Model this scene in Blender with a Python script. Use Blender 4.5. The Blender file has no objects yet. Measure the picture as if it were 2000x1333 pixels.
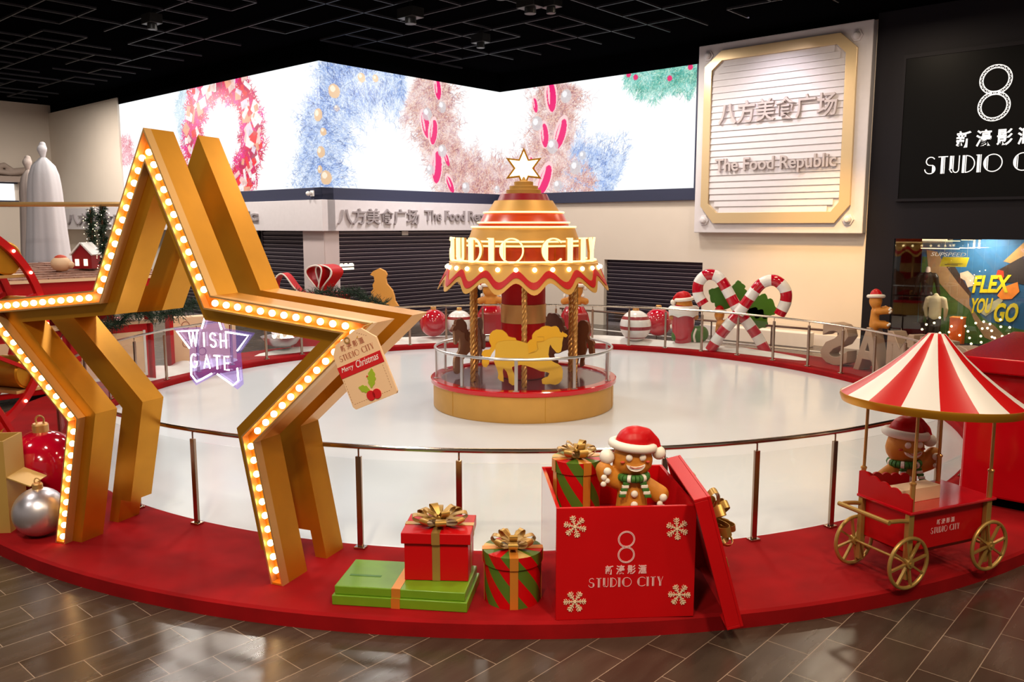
import bpy, bmesh, math, random
import numpy as np
from mathutils import Matrix, Vector
random.seed(7)
rng = np.random.default_rng(11)
PI = math.pi
S = bpy.context.scene
COL = S.collection
# ------------------------------------------------------------------ camera
EYE = 3.46
cam_data = bpy.data.cameras.new('camera')
cam = bpy.data.objects.new('camera', cam_data); COL.objects.link(cam)
cam_data.sensor_width = 36.0
cam_data.lens = 36.0 * 1634.0 / 2000.0
cam_data.clip_end = 200
cam.location = (0, 0, EYE)
cam.rotation_euler = (PI/2 - math.atan(225/1634.0), 0, 0)
S.camera = cam
# ------------------------------------------------------------------ view / world
S.view_settings.view_transform = 'Standard'
S.view_settings.look = 'None'
S.view_settings.gamma = 1.0
S.view_settings.use_curve_mapping = False
S.view_settings.exposure = 0.36
S.cycles.use_denoising = True
S.cycles.max_bounces = 8
S.cycles.transparent_max_bounces = 24
S.cycles.sample_clamp_indirect = 6.0
S.cycles.caustics_reflective = False
S.cycles.caustics_refractive = False
W = bpy.data.worlds.new('world'); S.world = W
W.use_nodes = True
W.node_tree.nodes['Background'].inputs[0].default_value = (1.0, 0.86, 0.76, 1)
W.node_tree.nodes['Background'].inputs[1].default_value = 0.16
# ------------------------------------------------------------------ unseen ceiling lamps of the hall, plus spots added for sign and fascia
def lamp(name, kind, loc, power, color, size=0.6, target=None, spot=None, blend=0.6):
    d = bpy.data.lights.new(name, kind); d.energy = power; d.color = color
    o = bpy.data.objects.new(name, d); COL.objects.link(o); o.location = loc
    if kind == 'AREA': d.shape = 'DISK'; d.size = size
    else: d.shadow_soft_size = size
    if kind == 'SPOT': d.spot_size = spot; d.spot_blend = blend
    if target is not None:
        o.rotation_euler = (Vector(target) - Vector(loc)).to_track_quat('-Z', 'Y').to_euler()
    return o
WARM = (1.0, 0.80, 0.58); NEUT = (1.0, 0.93, 0.86)
for ix, x in enumerate((-9.0, -3.2, 2.6, 8.4)):
    for y in (2.0, 8.5, 15.0, 20.5):
        lamp('unseen_ceiling_lamp', 'AREA', (x, y, 8.7), 140 if y < 20 else 100, NEUT if ix < 2 else WARM, 0.9)
for p in ((-7.5, 23.5), (-11.0, 27.0), (-15.5, 31.5), (-19.0, 33.0), (-1.5, 27.5), (3.2, 25.0)): lamp('unseen_ceiling_lamp', 'AREA', (p[0], p[1], 8.7), 330 if p[0] < -9 else 240, (1.0, 0.90, 0.80), 0.9)  # unseen lamps added to brighten the left, back and right walls
lamp('sign_fill_spot', 'SPOT', (6.3, 23.2, 8.95), 300, (0.98, 0.88, 0.94), 0.2, (8.0, 25.2, 5.0), math.radians(95), 0.9)  # unseen spot added to brighten the wall sign
lamp('fascia_fill_spot', 'SPOT', (-0.8, 27.2, 8.9), 500, (0.95, 0.90, 1.0), 0.2, (-3.2, 29.4, 3.8), math.radians(95), 0.9)  # unseen spot added to lift the fascia lettering
lamp('wall_washer_lamp', 'SPOT', (7.2, 19.5, 8.6), 2500, (1.0, 0.58, 0.20), 0.3, (8.7, 24.7, 0.3), math.radians(44), 0.9)
lamp('front_spot_lamp', 'SPOT', (-1.5, 0.5, 8.6), 1500, (1.0, 0.80, 0.55), 0.4, (-2.2, 7.6, 1.2), math.radians(62), 0.8)
lamp('front_spot_lamp', 'SPOT', (3.2, 0.8, 8.6), 900, (1.0, 0.80, 0.55), 0.4, (2.2, 7.4, 0.8), math.radians(60), 0.8)
# ------------------------------------------------------------------ materials
def lin(h):
    h = h.lstrip('#'); c = [int(h[i:i+2], 16)/255 for i in (0, 2, 4)]
    return tuple(((v+0.055)/1.055)**2.4 if v > 0.04045 else v/12.92 for v in c)
def mat(name, color, rough=0.5, metal=0.0, emit=None, strength=0.0, noise=0.0, nscale=8.0, bump=0.0, bscale=60.0, coat=0.0, spec=0.5):
    m = bpy.data.materials.new(name); m.use_nodes = True
    nt = m.node_tree; b = nt.nodes['Principled BSDF']
    if isinstance(color, str): color = lin(color)
    b.inputs['Base Color'].default_value = (*color, 1)
    b.inputs['Roughness'].default_value = rough; b.inputs['Metallic'].default_value = metal
    b.inputs['Specular IOR Level'].default_value = spec
    b.inputs['Coat Weight'].default_value = coat; b.inputs['Coat Roughness'].default_value = 0.08
    if emit is not None:
        if isinstance(emit, str): emit = lin(emit)
        b.inputs['Emission Color'].default_value = (*emit, 1); b.inputs['Emission Strength'].default_value = strength
    if noise or bump:
        tc = nt.nodes.new('ShaderNodeTexCoord')
    if noise:
        n = nt.nodes.new('ShaderNodeTexNoise'); n.inputs['Scale'].default_value = nscale; n.inputs['Detail'].default_value = 5
        nt.links.new(tc.outputs['Object'], n.inputs['Vector'])
        r = nt.nodes.new('ShaderNodeValToRGB'); e = r.color_ramp.elements
        e[0].position = 0.3; e[1].position = 0.7
        e[0].color = (*[max(0, c*(1-noise)) for c in color], 1); e[1].color = (*[min(1, c*(1+noise)) for c in color], 1)
        nt.links.new(n.outputs['Fac'], r.inputs['Fac']); nt.links.new(r.outputs['Color'], b.inputs['Base Color'])
    if bump:
        n2 = nt.nodes.new('ShaderNodeTexNoise'); n2.inputs['Scale'].default_value = bscale; n2.inputs['Detail'].default_value = 4
        nt.links.new(tc.outputs['Object'], n2.inputs['Vector'])
        bp = nt.nodes.new('ShaderNodeBump'); bp.inputs['Strength'].default_value = bump; bp.inputs['Distance'].default_value = 0.01
        nt.links.new(n2.outputs['Fac'], bp.inputs['Height']); nt.links.new(bp.outputs['Normal'], b.inputs['Normal'])
    return m
def glass(name, tint=(1, 1, 1), reflect=0.09, rough=0.02):
    m = bpy.data.materials.new(name); m.use_nodes = True
    nt = m.node_tree; nt.nodes.remove(nt.nodes['Principled BSDF'])
    out = nt.nodes['Material Output']
    t = nt.nodes.new('ShaderNodeBsdfTransparent'); t.inputs[0].default_value = (*tint, 1)
    g = nt.nodes.new('ShaderNodeBsdfGlossy'); g.inputs['Roughness'].default_value = rough
    f = nt.nodes.new('ShaderNodeLayerWeight'); f.inputs['Blend'].default_value = 0.5
    p5 = nt.nodes.new('ShaderNodeMath'); p5.operation = 'POWER'; p5.inputs[1].default_value = 5.0
    mu = nt.nodes.new('ShaderNodeMath'); mu.operation = 'MULTIPLY_ADD'; mu.inputs[1].default_value = 0.8; mu.inputs[2].default_value = reflect
    mx = nt.nodes.new('ShaderNodeMixShader')
    nt.links.new(f.outputs['Facing'], p5.inputs[0]); nt.links.new(p5.outputs[0], mu.inputs[0]); nt.links.new(mu.outputs[0], mx.inputs[0])
    nt.links.new(t.outputs[0], mx.inputs[1]); nt.links.new(g.outputs[0], mx.inputs[2]); nt.links.new(mx.outputs[0], out.inputs[0])
    return m
M = {}
M['gold'] = mat('gold_satin_paint', (0.66, 0.29, 0.018), 0.36, 0.75, noise=0.06, nscale=3, bump=0.03, bscale=200)
M['gold_matte'] = mat('matt_gold_paint', (0.62, 0.33, 0.07), 0.5, 0.35, noise=0.04, nscale=3)
M['gold_lip'] = mat('pale_gold_trim', (0.78, 0.45, 0.16), 0.35, 0.7)
M['channel'] = mat('amber_channel_paint', (0.60, 0.16, 0.006), 0.45)
M['bulb'] = mat('warm_bulb_glass', (1, 0.9, 0.7), 0.3, emit=(1.0, 0.70, 0.30), strength=8)
M['bulb_c'] = mat('warm_white_bulb_glass', (1, 0.95, 0.8), 0.3, emit=(1.0, 0.82, 0.42), strength=5)
M['neon_warm'] = mat('warm_neon_tube', (1, 0.9, 0.6), 0.3, emit=(1.0, 0.66, 0.22), strength=1.5)
M['neon_letter'] = mat('warm_neon_letter_face', (1, 0.9, 0.6), 0.3, emit=(1.0, 0.76, 0.27), strength=1.15)
M['neon_white'] = mat('white_neon_tube', (1, 1, 1), 0.3, emit=(0.92, 0.90, 1.0), strength=5.0)
M['carpet'] = mat('red_carpet', (0.29, 0.001, 0.003), 0.85, noise=0.18, nscale=2.5, bump=0.25, bscale=400, spec=0.2)
M['red'] = mat('red_satin_paint', (0.52, 0.0015, 0.004), 0.40, noise=0.05, nscale=2, spec=0.3)
M['canopy_red'] = mat('canopy_red', (0.50, 0.002, 0.003), 0.35, spec=0.25); M['canopy_white'] = mat('canopy_white', (0.74, 0.70, 0.66), 0.35, spec=0.3)
M['red_gloss'] = mat('red_gloss_lacquer', (0.55, 0.002, 0.008), 0.10, coat=0.6)
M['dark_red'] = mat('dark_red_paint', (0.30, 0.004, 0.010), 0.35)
M['deck'] = mat('dark_plum_deck', (0.10, 0.035, 0.05), 0.16, coat=0.3)
M['orange_red'] = mat('orange_red_enamel', (0.62, 0.06, 0.01), 0.28)
M['ice'] = mat('ice_sheet', (0.70, 0.745, 0.79), 0.16, noise=0.03, nscale=0.6)
M['cream'] = mat('cream_wall_paint', (0.76, 0.67, 0.57), 0.7, noise=0.02, nscale=1.0)
M['fascia'] = mat('pale_grey_fascia', (0.74, 0.70, 0.72), 0.55, noise=0.02)
M['pink_grey'] = mat('mauve_grey_pillar_paint', (0.62, 0.53, 0.52), 0.6)
M['navy'] = mat('dark_navy_bezel', (0.030, 0.036, 0.078), 0.45)
M['black'] = mat('matt_black_paint', (0.002, 0.002, 0.0025), 1.0, spec=0.0)
M['black_panel'] = mat('black_sign_face', (0.0025, 0.0025, 0.003), 0.4, spec=0.12)
M['grid'] = mat('ceiling_grid_bar', (0.016, 0.016, 0.021), 0.5, spec=0.3)
M['shop_wall'] = mat('charcoal_shopfront', (0.0075, 0.006, 0.0105), 0.55, spec=0.25)
M['slat'] = mat('dark_shutter_slat', (0.055, 0.042, 0.062), 0.32, 0.6)
M['slat_edge'] = mat('shutter_slat_edge', (0.42, 0.38, 0.42), 0.35, 0.6)
M['steel'] = mat('brushed_steel', (0.62, 0.60, 0.58), 0.28, 0.95)
M['brass'] = mat('bronze_tube', (0.34, 0.22, 0.11), 0.18, 0.95)
M['dark_steel'] = mat('bronze_dark_post', (0.16, 0.08, 0.05), 0.3, 0.8)
M['glass'] = glass('clear_glass', (0.975, 0.985, 0.98), 0.025)
M['shop_glass'] = glass('shop_window_glass', (0.93, 0.93, 0.93), 0.07)
M['acrylic'] = glass('violet_acrylic', (0.80, 0.74, 0.96), 0.03, 0.05)
_nt = M['acrylic'].node_tree; _e = _nt.nodes.new('ShaderNodeEmission'); _e.inputs[0].default_value = (0.36, 0.24, 0.75, 1); _e.inputs[1].default_value = 0.10   # faint glow added so the sign panel looks edge-lit
_a = _nt.nodes.new('ShaderNodeAddShader'); _o = _nt.nodes['Material Output']; _l = _o.inputs[0].links[0].from_socket
_nt.links.new(_l, _a.inputs[0]); _nt.links.new(_e.outputs[0], _a.inputs[1]); _nt.links.new(_a.outputs[0], _o.inputs[0])
M['snow'] = mat('white_snow_fleece', (0.84, 0.83, 0.81), 0.9, bump=0.4, bscale=60)
M['white'] = mat('white_paint', (0.82, 0.80, 0.77), 0.5)
M['white_gloss'] = mat('white_gloss_paint', (0.84, 0.82, 0.80), 0.22)
M['black_plastic'] = mat('black_plastic', (0.01, 0.01, 0.01), 0.4)
M['ginger'] = mat('gingerbread_brown', (0.60, 0.225, 0.022), 0.55, noise=0.10, nscale=9, bump=0.15, bscale=90)
M['icing'] = mat('white_icing', (0.86, 0.80, 0.70), 0.5)
M['blush'] = mat('red_blush', (0.60, 0.07, 0.03), 0.6)
M['green'] = mat('scarf_green', (0.04, 0.16, 0.02), 0.6)
M['holly'] = mat('holly_leaf_green', (0.05, 0.17, 0.012), 0.45)
M['fir'] = mat('dark_fir_needles', (0.012, 0.035, 0.014), 0.7, noise=0.4, nscale=20)
M['lime'] = mat('bright_green_card', (0.15, 0.30, 0.012), 0.30, noise=0.05)
M['ribbon'] = mat('gold_satin_ribbon', (0.50, 0.29, 0.07), 0.34, 0.55)
M['ribbon_orange'] = mat('orange_gold_ribbon', (0.70, 0.25, 0.03), 0.35, 0.4)
M['peach'] = mat('peach_board', (0.83, 0.55, 0.33), 0.6)
M['stitch'] = mat('brown_stitch', (0.30, 0.13, 0.06), 0.8)
M['tag_red'] = mat('tag_red_band', (0.58, 0.006, 0.01), 0.6)
M['leaf_print'] = mat('lime_leaf_print', (0.33, 0.45, 0.02), 0.6)
M['tag_ink'] = mat('rust_ink', (0.42, 0.15, 0.08), 0.7)
M['pink_ink'] = mat('pale_pink_print', (0.86, 0.50, 0.50), 0.5)
M['snowflake'] = mat('cream_snowflake', (0.88, 0.68, 0.46), 0.5)
M['plaster'] = mat('white_draped_fabric', (0.80, 0.77, 0.80), 0.7, bump=0.2, bscale=15)
M['plaster_warm'] = mat('ivory_draped_fabric', (0.72, 0.60, 0.54), 0.7, bump=0.2, bscale=15)
M['relief'] = mat('taupe_relief_plaster', (0.42, 0.33, 0.28), 0.7)
M['shingle'] = mat('brown_roof_shingle', (0.34, 0.18, 0.13), 0.75, noise=0.35, nscale=10)
M['silver'] = mat('silver_bauble', (0.74, 0.70, 0.74), 0.34, 0.9)
M['bauble_red'] = mat('crimson_bauble', (0.50, 0.002, 0.018), 0.10, coat=0.7)
M['yellow_horse'] = mat('mustard_yellow_board', (0.80, 0.47, 0.035), 0.55)
M['yellow_mane'] = mat('deep_yellow_mane', (0.85, 0.44, 0.01), 0.55)
M['yellow_line'] = mat('ochre_line', (0.50, 0.24, 0.01), 0.6)
M['brown_horse'] = mat('brown_board', (0.20, 0.065, 0.018), 0.55)
M['tan_horse'] = mat('tan_board', (0.36, 0.20, 0.11), 0.55)
M['rope'] = mat('twisted_gold_pole', (0.62, 0.32, 0.09), 0.32, 0.6)
M['wood_orange'] = mat('orange_board', (0.80, 0.36, 0.06), 0.55)
M['letter_tan'] = mat('tan_letter', (0.46, 0.32, 0.22), 0.4, 0.3)
M['wheel_gold'] = mat('worn_gold_wheel', (0.46, 0.28, 0.07), 0.4, 0.5)
M['letter_shaded'] = mat('raised_letter_shaded', (0.36, 0.32, 0.33), 0.5); M['letter_pale_shaded'] = mat('raised_letter_pale_shaded', (0.60, 0.53, 0.52), 0.5)  # letter tones darkened towards brown to stand for their shading
# ------------------------------------------------------------------ mesh helpers
UP = Vector((0, 0, 1))
def frame(o, x, z=UP):
    """matrix whose local x runs along x, local z along z and local y = z cross x"""
    x = Vector(x).normalized(); z = Vector(z).normalized(); y = z.cross(x).normalized(); x = y.cross(z)
    m = Matrix((x, y, z)).transposed().to_4x4(); m.translation = Vector(o); return m
def wall_frame(o, x):
    """local x along the wall to the right, local y up, local z out of the wall"""
    x = Vector((x[0], x[1], 0)).normalized(); n = x.cross(UP)
    m = Matrix((x, UP, n)).transposed().to_4x4(); m.translation = Vector(o); return m
def TR(x=0, y=0, z=0): return Matrix.Translation((x, y, z))
def RX(a): return Matrix.Rotation(a, 4, 'X')
def RY(a): return Matrix.Rotation(a, 4, 'Y')
def RZ(a): return Matrix.Rotation(a, 4, 'Z')
class MB:
    def __init__(s, T=None): s.v = []; s.f = []; s.m = []; s.T = T or Matrix.Identity(4)
    def add(s, vs, fs, m=0, T=None):
        t = s.T @ T if T is not None else s.T
        b = len(s.v); s.v += [tuple(t @ Vector(p)) for p in vs]
        s.f += [tuple(b+i for i in f) for f in fs]; s.m += [m]*len(fs); return s
    def box(s, c, d, m=0, T=None, taper=1.0):
        x, y, z = d[0]/2, d[1]/2, d[2]/2; k = taper
        vs = [(c[0]+a*x*(k if e > 0 else 1), c[1]+b*y*(k if e > 0 else 1), c[2]+e*z) for e in (-1, 1) for b in (-1, 1) for a in (-1, 1)]
        return s.add(vs, [(0, 2, 3, 1), (4, 5, 7, 6), (0, 1, 5, 4), (2, 6, 7, 3), (0, 4, 6, 2), (1, 3, 7, 5)], m, T)
    def bx(s, x0, x1, y0, y1, z0, z1, m=0, T=None):
        return s.box(((x0+x1)/2, (y0+y1)/2, (z0+z1)/2), (x1-x0, y1-y0, z1-z0), m, T)
    def bar(s, p, q, w, h=None, m=0, up=UP):
        p, q = Vector(p), Vector(q); d = q-p; L = d.length; h = h or w
        z = Vector(up) if abs(d.normalized().dot(Vector(up))) < 0.98 else Vector((0, 1, 0))
        y = z.cross(d).normalized(); x = d.normalized(); z = x.cross(y)
        T = Matrix((x, y, z)).transposed().to_4x4(); T.translation = (p+q)/2
        return s.box((0, 0, 0), (L, w, h), m, T)
    def tube(s, path, r, n=10, closed=False, m=0, T=None, caps=True, twist=None):
        P = [Vector(p) for p in path]; N = len(P); rr = r if isinstance(r, (list, tuple)) else [r]*N
        tang = []
        for i in range(N):
            a = P[(i-1) % N] if closed or i > 0 else P[i]; b = P[(i+1) % N] if closed or i < N-1 else P[i]
            t = (b-a); tang.append(t.normalized() if t.length > 1e-9 else Vector((0, 0, 1)))
        ref = Vector((0, 0, 1)) if abs(tang[0].z) < 0.9 else Vector((1, 0, 0))
        u = tang[0].cross(ref).normalized(); vs = []
        for i in range(N):
            t = tang[i]; u = (u - t*u.dot(t))
            u = u.normalized() if u.length > 1e-6 else t.orthogonal().normalized()
            w = t.cross(u)
            for k in range(n):
                a = 2*PI*k/n; vs.append(P[i] + (u*math.cos(a)+w*math.sin(a))*rr[i])
        fs = []
        for i in range(N if closed else N-1):
            j = (i+1) % N
            for k in range(n): fs.append((i*n+k, i*n+(k+1) % n, j*n+(k+1) % n, j*n+k))
        if caps and not closed:
            fs.append(tuple(range(n-1, -1, -1))); fs.append(tuple((N-1)*n+k for k in range(n)))
        return s.add(vs, fs, m, T)
    def cyl(s, p, q, r, n=20, m=0, r2=None, T=None):
        return s.tube([p, q], [r, r if r2 is None else r2], n, m=m, T=T)
    def lathe(s, prof, n=32, c=(0, 0, 0), m=0, T=None, a0=0.0, a1=2*PI, mats=None):
        full = abs(a1-a0-2*PI) < 1e-6; K = n if full else n+1; vs = []
        for (r, z) in prof:
            for k in range(K):
                a = a0+(a1-a0)*k/n; vs.append((c[0]+r*math.cos(a), c[1]+r*math.sin(a), c[2]+z))
        for i in range(len(prof)-1):
            fs = []
            for k in range(n):
                j = (k+1) % K; fs.append((i*K+k, i*K+j, (i+1)*K+j, (i+1)*K+k))
            s.add(vs[:0], [], m)
            b = len(s.v) if i == 0 else b
            if i == 0:
                t = s.T @ T if T is not None else s.T
                s.v += [tuple(t @ Vector(p)) for p in vs]
            s.f += [tuple(b+q for q in f) for f in fs]; s.m += [(mats[i] if mats else m)]*len(fs)
        return s
    def ball(s, c, r, n=20, m=0, T=None):
        r = r if isinstance(r, (list, tuple)) else (r, r, r); k = max(6, n//2); vs = []; fs = []
        vs.append((c[0], c[1], c[2]-r[2]))
        for i in range(1, k):
            b = -PI/2+PI*i/k
            for j in range(n):
                a = 2*PI*j/n; vs.append((c[0]+r[0]*math.cos(b)*math.cos(a), c[1]+r[1]*math.cos(b)*math.sin(a), c[2]+r[2]*math.sin(b)))
        vs.append((c[0], c[1], c[2]+r[2])); top = len(vs)-1
        for j in range(n): fs.append((0, 1+(j+1) % n, 1+j))
        for i in range(k-2):
            for j in range(n):
                a = 1+i*n; fs.append((a+j, a+(j+1) % n, a+n+(j+1) % n, a+n+j))
        a = 1+(k-2)*n
        for j in range(n): fs.append((a+j, a+(j+1) % n, top))
        return s.add(vs, fs, m, T)
    def prism(s, poly, z0, z1, m=0, T=None, mside=None):
        """poly in local xy, extruded along local z"""
        n = len(poly); ar = sum(poly[i][0]*poly[(i+1) % n][1]-poly[(i+1) % n][0]*poly[i][1] for i in range(n))
        if ar < 0: poly = poly[::-1]
        vs = [(x, y, z0) for x, y in poly]+[(x, y, z1) for x, y in poly]
        s.add(vs, [tuple(range(n-1, -1, -1)), tuple(range(n, 2*n))], m, T)
        return s.add(vs, [(i, (i+1) % n, n+(i+1) % n, n+i) for i in range(n)], m if mside is None else mside, T)
    def ribbon(s, pts, w, z0, z1, m=0, T=None, closed=False):
        """flat stroke of width w in local xy, extruded z0..z1"""
        n = len(pts); L = []; R = []
        for i in range(n):
            a = pts[(i-1) % n] if closed or i > 0 else pts[i]; b = pts[(i+1) % n] if closed or i < n-1 else pts[i]
            dx, dy = b[0]-a[0], b[1]-a[1]; l = math.hypot(dx, dy) or 1; nx, ny = -dy/l*w/2, dx/l*w/2
            L.append((pts[i][0]+nx, pts[i][1]+ny)); R.append((pts[i][0]-nx, pts[i][1]-ny))
        vs = [(x, y, z) for z in (z0, z1) for P in (L, R) for x, y in P]; fs = []
        for i in range(n if closed else n-1):
            j = (i+1) % n
            fs += [(i, j, n+j, n+i)[::1], (2*n+i, 3*n+i, 3*n+j, 2*n+j), (i, 2*n+i, 2*n+j, j), (n+i, n+j, 3*n+j, 3*n+i)]
        if not closed: fs += [(0, n, 3*n, 2*n), (n-1, 3*n-1, 4*n-1, 2*n-1)]
        return s.add(vs, fs, m, T)
    def build(s, name, mats, parent=None, smooth=35, bevel=0, T=None, **props):
        me = bpy.data.meshes.new(name); me.from_pydata(s.v, [], s.f)
        for mm in (mats if isinstance(mats, (list, tuple)) else [mats]): me.materials.append(M[mm] if isinstance(mm, str) else mm)
        if s.f: me.polygons.foreach_set('material_index', s.m)
        bm = bmesh.new(); bm.from_mesh(me); bmesh.ops.recalc_face_normals(bm, faces=bm.faces[:]); bm.to_mesh(me); bm.free()
        return link(name, me, parent, smooth, bevel, T, **props)
def link(name, me, parent=None, smooth=35, bevel=0, T=None, **props):
    if smooth:
        me.polygons.foreach_set('use_smooth', [True]*len(me.polygons))
        me.set_sharp_from_angle(angle=math.radians(smooth))
    me.update()
    o = bpy.data.objects.new(name, me); COL.objects.link(o)
    if T is not None: o.matrix_world = T
    if parent is not None: o.parent = parent
    if bevel:
        b = o.modifiers.new('bevel', 'BEVEL'); b.width = bevel; b.segments = 2; b.limit_method = 'ANGLE'; b.angle_limit = math.radians(40)
    for k, v in props.items(): o[k] = v
    return o
def thing(name, label, cat, T=None, group=None):
    o = bpy.data.objects.new(name, None); COL.objects.link(o); o.empty_display_size = 0.1
    if T is not None: o.matrix_world = T if isinstance(T, Matrix) else Matrix.Translation(T)
    o['label'] = label; o['category'] = cat
    if group: o['group'] = group
    return o
def tag(o, label, cat, group=None):
    o['label'] = label; o['category'] = cat
    if group: o['group'] = group
    return o
def struct(o): o['kind'] = 'structure'; return o
def dup(root, T=None, label=None, group=None):
    r = root.copy(); COL.objects.link(r)
    if T is not None: r.matrix_world = T
    if label: r['label'] = label
    if group: r['group'] = group
    for ch in list(root.children):
        c = ch.copy(); COL.objects.link(c); c.parent = r
        for g in ch.children:
            d = g.copy(); COL.objects.link(d); d.parent = c
    return r
def circle(r, n=24, c=(0, 0), a0=0.0, a1=2*PI):
    return [(c[0]+r*math.cos(a0+(a1-a0)*i/n), c[1]+r*math.sin(a0+(a1-a0)*i/n)) for i in range(n if abs(a1-a0-2*PI) < 1e-6 else n+1)]
def text_mesh(txt, height, depth=0.01, shear=0.0, bold=0.0, width=None):
    """lettering as mesh: local xy plane, baseline at y=0, left at x=0, cap height = height"""
    cu = bpy.data.curves.new('t', 'FONT'); cu.body = txt; cu.size = 1.0; cu.extrude = 0.0; cu.shear = shear; cu.offset = bold; cu.resolution_u = 3
    o = bpy.data.objects.new('t', cu); COL.objects.link(o)
    bpy.context.view_layer.update()
    dg = bpy.context.evaluated_depsgraph_get()
    me = bpy.data.meshes.new_from_object(o.evaluated_get(dg))
    bpy.data.objects.remove(o); bpy.data.curves.remove(cu)
    co = np.array([v.co[:] for v in me.vertices]); x0, y0 = co[:, 0].min(), co[:, 1].min()
    k = height/(co[:, 1].max()-y0); kx = k if width is None else width/(co[:, 0].max()-x0)
    bm = bmesh.new(); bm.from_mesh(me)
    for v in bm.verts: v.co = ((v.co.x-x0)*kx, (v.co.y-y0)*k, depth)
    bmesh.ops.recalc_face_normals(bm, faces=bm.faces[:])
    fs = bm.faces[:]
    for f in fs:
        if f.normal.z < 0: f.normal_flip()
    r = bmesh.ops.extrude_face_region(bm, geom=fs)
    for e in r['geom']:
        if isinstance(e, bmesh.types.BMVert): e.co.z = 0.0
    bmesh.ops.recalc_face_normals(bm, faces=bm.faces[:])
    vs = [tuple(v.co) for v in bm.verts]; bm.verts.index_update(); f2 = [tuple(v.index for v in f.verts) for f in bm.faces]
    bm.free(); bpy.data.meshes.remove(me)
    return vs, f2
# deco lettering with a thick inline stem: each glyph = (width, [polygons], [(stroke, width)])
def arc(cx, cy, rx, ry, a0, a1, n=16): return [(cx+rx*math.cos(math.radians(a0+(a1-a0)*i/n)), cy+ry*math.sin(math.radians(a0+(a1-a0)*i/n))) for i in range(n+1)]
def rect(x0, x1, y0, y1): return [(x0, y0), (x1, y0), (x1, y1), (x0, y1)]
def stem(x, h=1.0): return [rect(x, x+0.13, 0, h)], [([(x+0.19, 0), (x+0.19, h)], 0.04)]
def seg(cx, cy, rx, ry, xcut):
    a = math.degrees(math.acos((xcut-cx)/rx)); return arc(cx, cy, rx, ry, a, 360-a, 14)
DECO = {}
p, l = stem(0.16); DECO['T'] = (0.52, p, l+[([(0.0, 0.975), (0.52, 0.975)], 0.05)])
p, l = stem(0.0); DECO['I'] = (0.22, p, l+[([(-0.06, 0.98), (0.06, 0.98)], 0.04)])
p, l = stem(0.0); DECO['D'] = (0.66, p, l+[([(0.19, 0.975)]+arc(0.19, 0.5, 0.45, 0.475, 90, -90)+[(0.19, 0.025)], 0.05)])
DECO['U'] = (0.56, [rect(0, 0.13, 0.25, 1)], [([(0.19, 1), (0.19, 0.22)]+arc(0.345, 0.24, 0.155, 0.2, 180, 360)+[(0.50, 1)], 0.05), ([(0.0, 0.25)]+arc(0.23, 0.25, 0.2, 0.22, 190, 250, 5), 0.05)])
DECO['O'] = (0.96, [seg(0.48, 0.5, 0.46, 0.48, 0.15)], [([(0.21, 0.15), (0.21, 0.85)], 0.04), (arc(0.48, 0.5, 0.46, 0.48, 0, 360, 36), 0.05)])
DECO['C'] = (0.80, [seg(0.48, 0.5, 0.46, 0.48, 0.15)], [([(0.21, 0.15), (0.21, 0.85)], 0.04), (arc(0.48, 0.5, 0.46, 0.48, 42, 318, 28), 0.05)])
DECO['Y'] = (0.60, [[(0, 1), (0.13, 1), (0.33, 0.42), (0.33, 0.0), (0.21, 0.0), (0.21, 0.40)]], [([(0.20, 1), (0.39, 0.45), (0.58, 1)], 0.04), ([(0.39, 0.45), (0.39, 0)], 0.04)])
DECO['S'] = (0.66, [[(0.46, 0.06), (0.58, 0.14), (0.64, 0.28), (0.60, 0.42), (0.46, 0.52)]],
             [(arc(0.36, 0.74, 0.24, 0.24, 30, 250, 14)+[(0.42, 0.50)]+arc(0.34, 0.28, 0.28, 0.26, 60, -180, 18), 0.05)])
def deco(mb, txt, height, z0, z1, gap=0.13, space=0.42, m=0, T=None, boost=1.0):
    x = 0.0; T = T or Matrix.Identity(4)
    for ch in txt:
        if ch == ' ': x += space; continue
        w, polys, lines = DECO[ch]
        K = T @ Matrix.Diagonal((height, height, 1, 1)) @ TR(x)
        for p_ in polys: mb.prism(p_, z0, z1, m, K)
        for l_, lw in lines: mb.ribbon(l_, lw*boost, z0, z1, m, K)
        x += w+gap
    return (x-gap)*height
def deco_width(txt, height, gap=0.13, space=0.42):
    return (sum(space if c == ' ' else DECO[c][0]+gap for c in txt)-gap)*height
def add_text(mb, txt, height, depth, T, m=0, **k):
    vs, fs = text_mesh(txt, height, depth, **k); mb.add(vs, fs, m, T); return max(v[0] for v in vs)
def centred_text(mb, txt, height, depth, T, m=0, **k):
    vs, fs = text_mesh(txt, height, depth, **k); w = max(v[0] for v in vs); mb.add([(a-w/2, b, c) for a, b, c in vs], fs, m, T); return w
def resample(path, step):
    P = [Vector(p) for p in path]; out = [P[0]]; acc = 0.0
    for a, b in zip(P[:-1], P[1:]):
        L = (b-a).length; t = step-acc
        while t <= L: out.append(a.lerp(b, t/L)); t += step
        acc = L-(t-step)
    return out
def smooth_path(pts, n=6):
    P = [Vector(p) for p in pts]; out = []
    for i in range(len(P)-1):
        a = P[max(i-1, 0)]; b = P[i]; c = P[i+1]; d = P[min(i+2, len(P)-1)]
        for k in range(n):
            t = k/n; out.append(0.5*((2*b)+(c-a)*t+(2*a-5*b+4*c-d)*t*t+(-a+3*b-3*c+d)*t**3))
    out.append(P[-1]); return out
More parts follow.
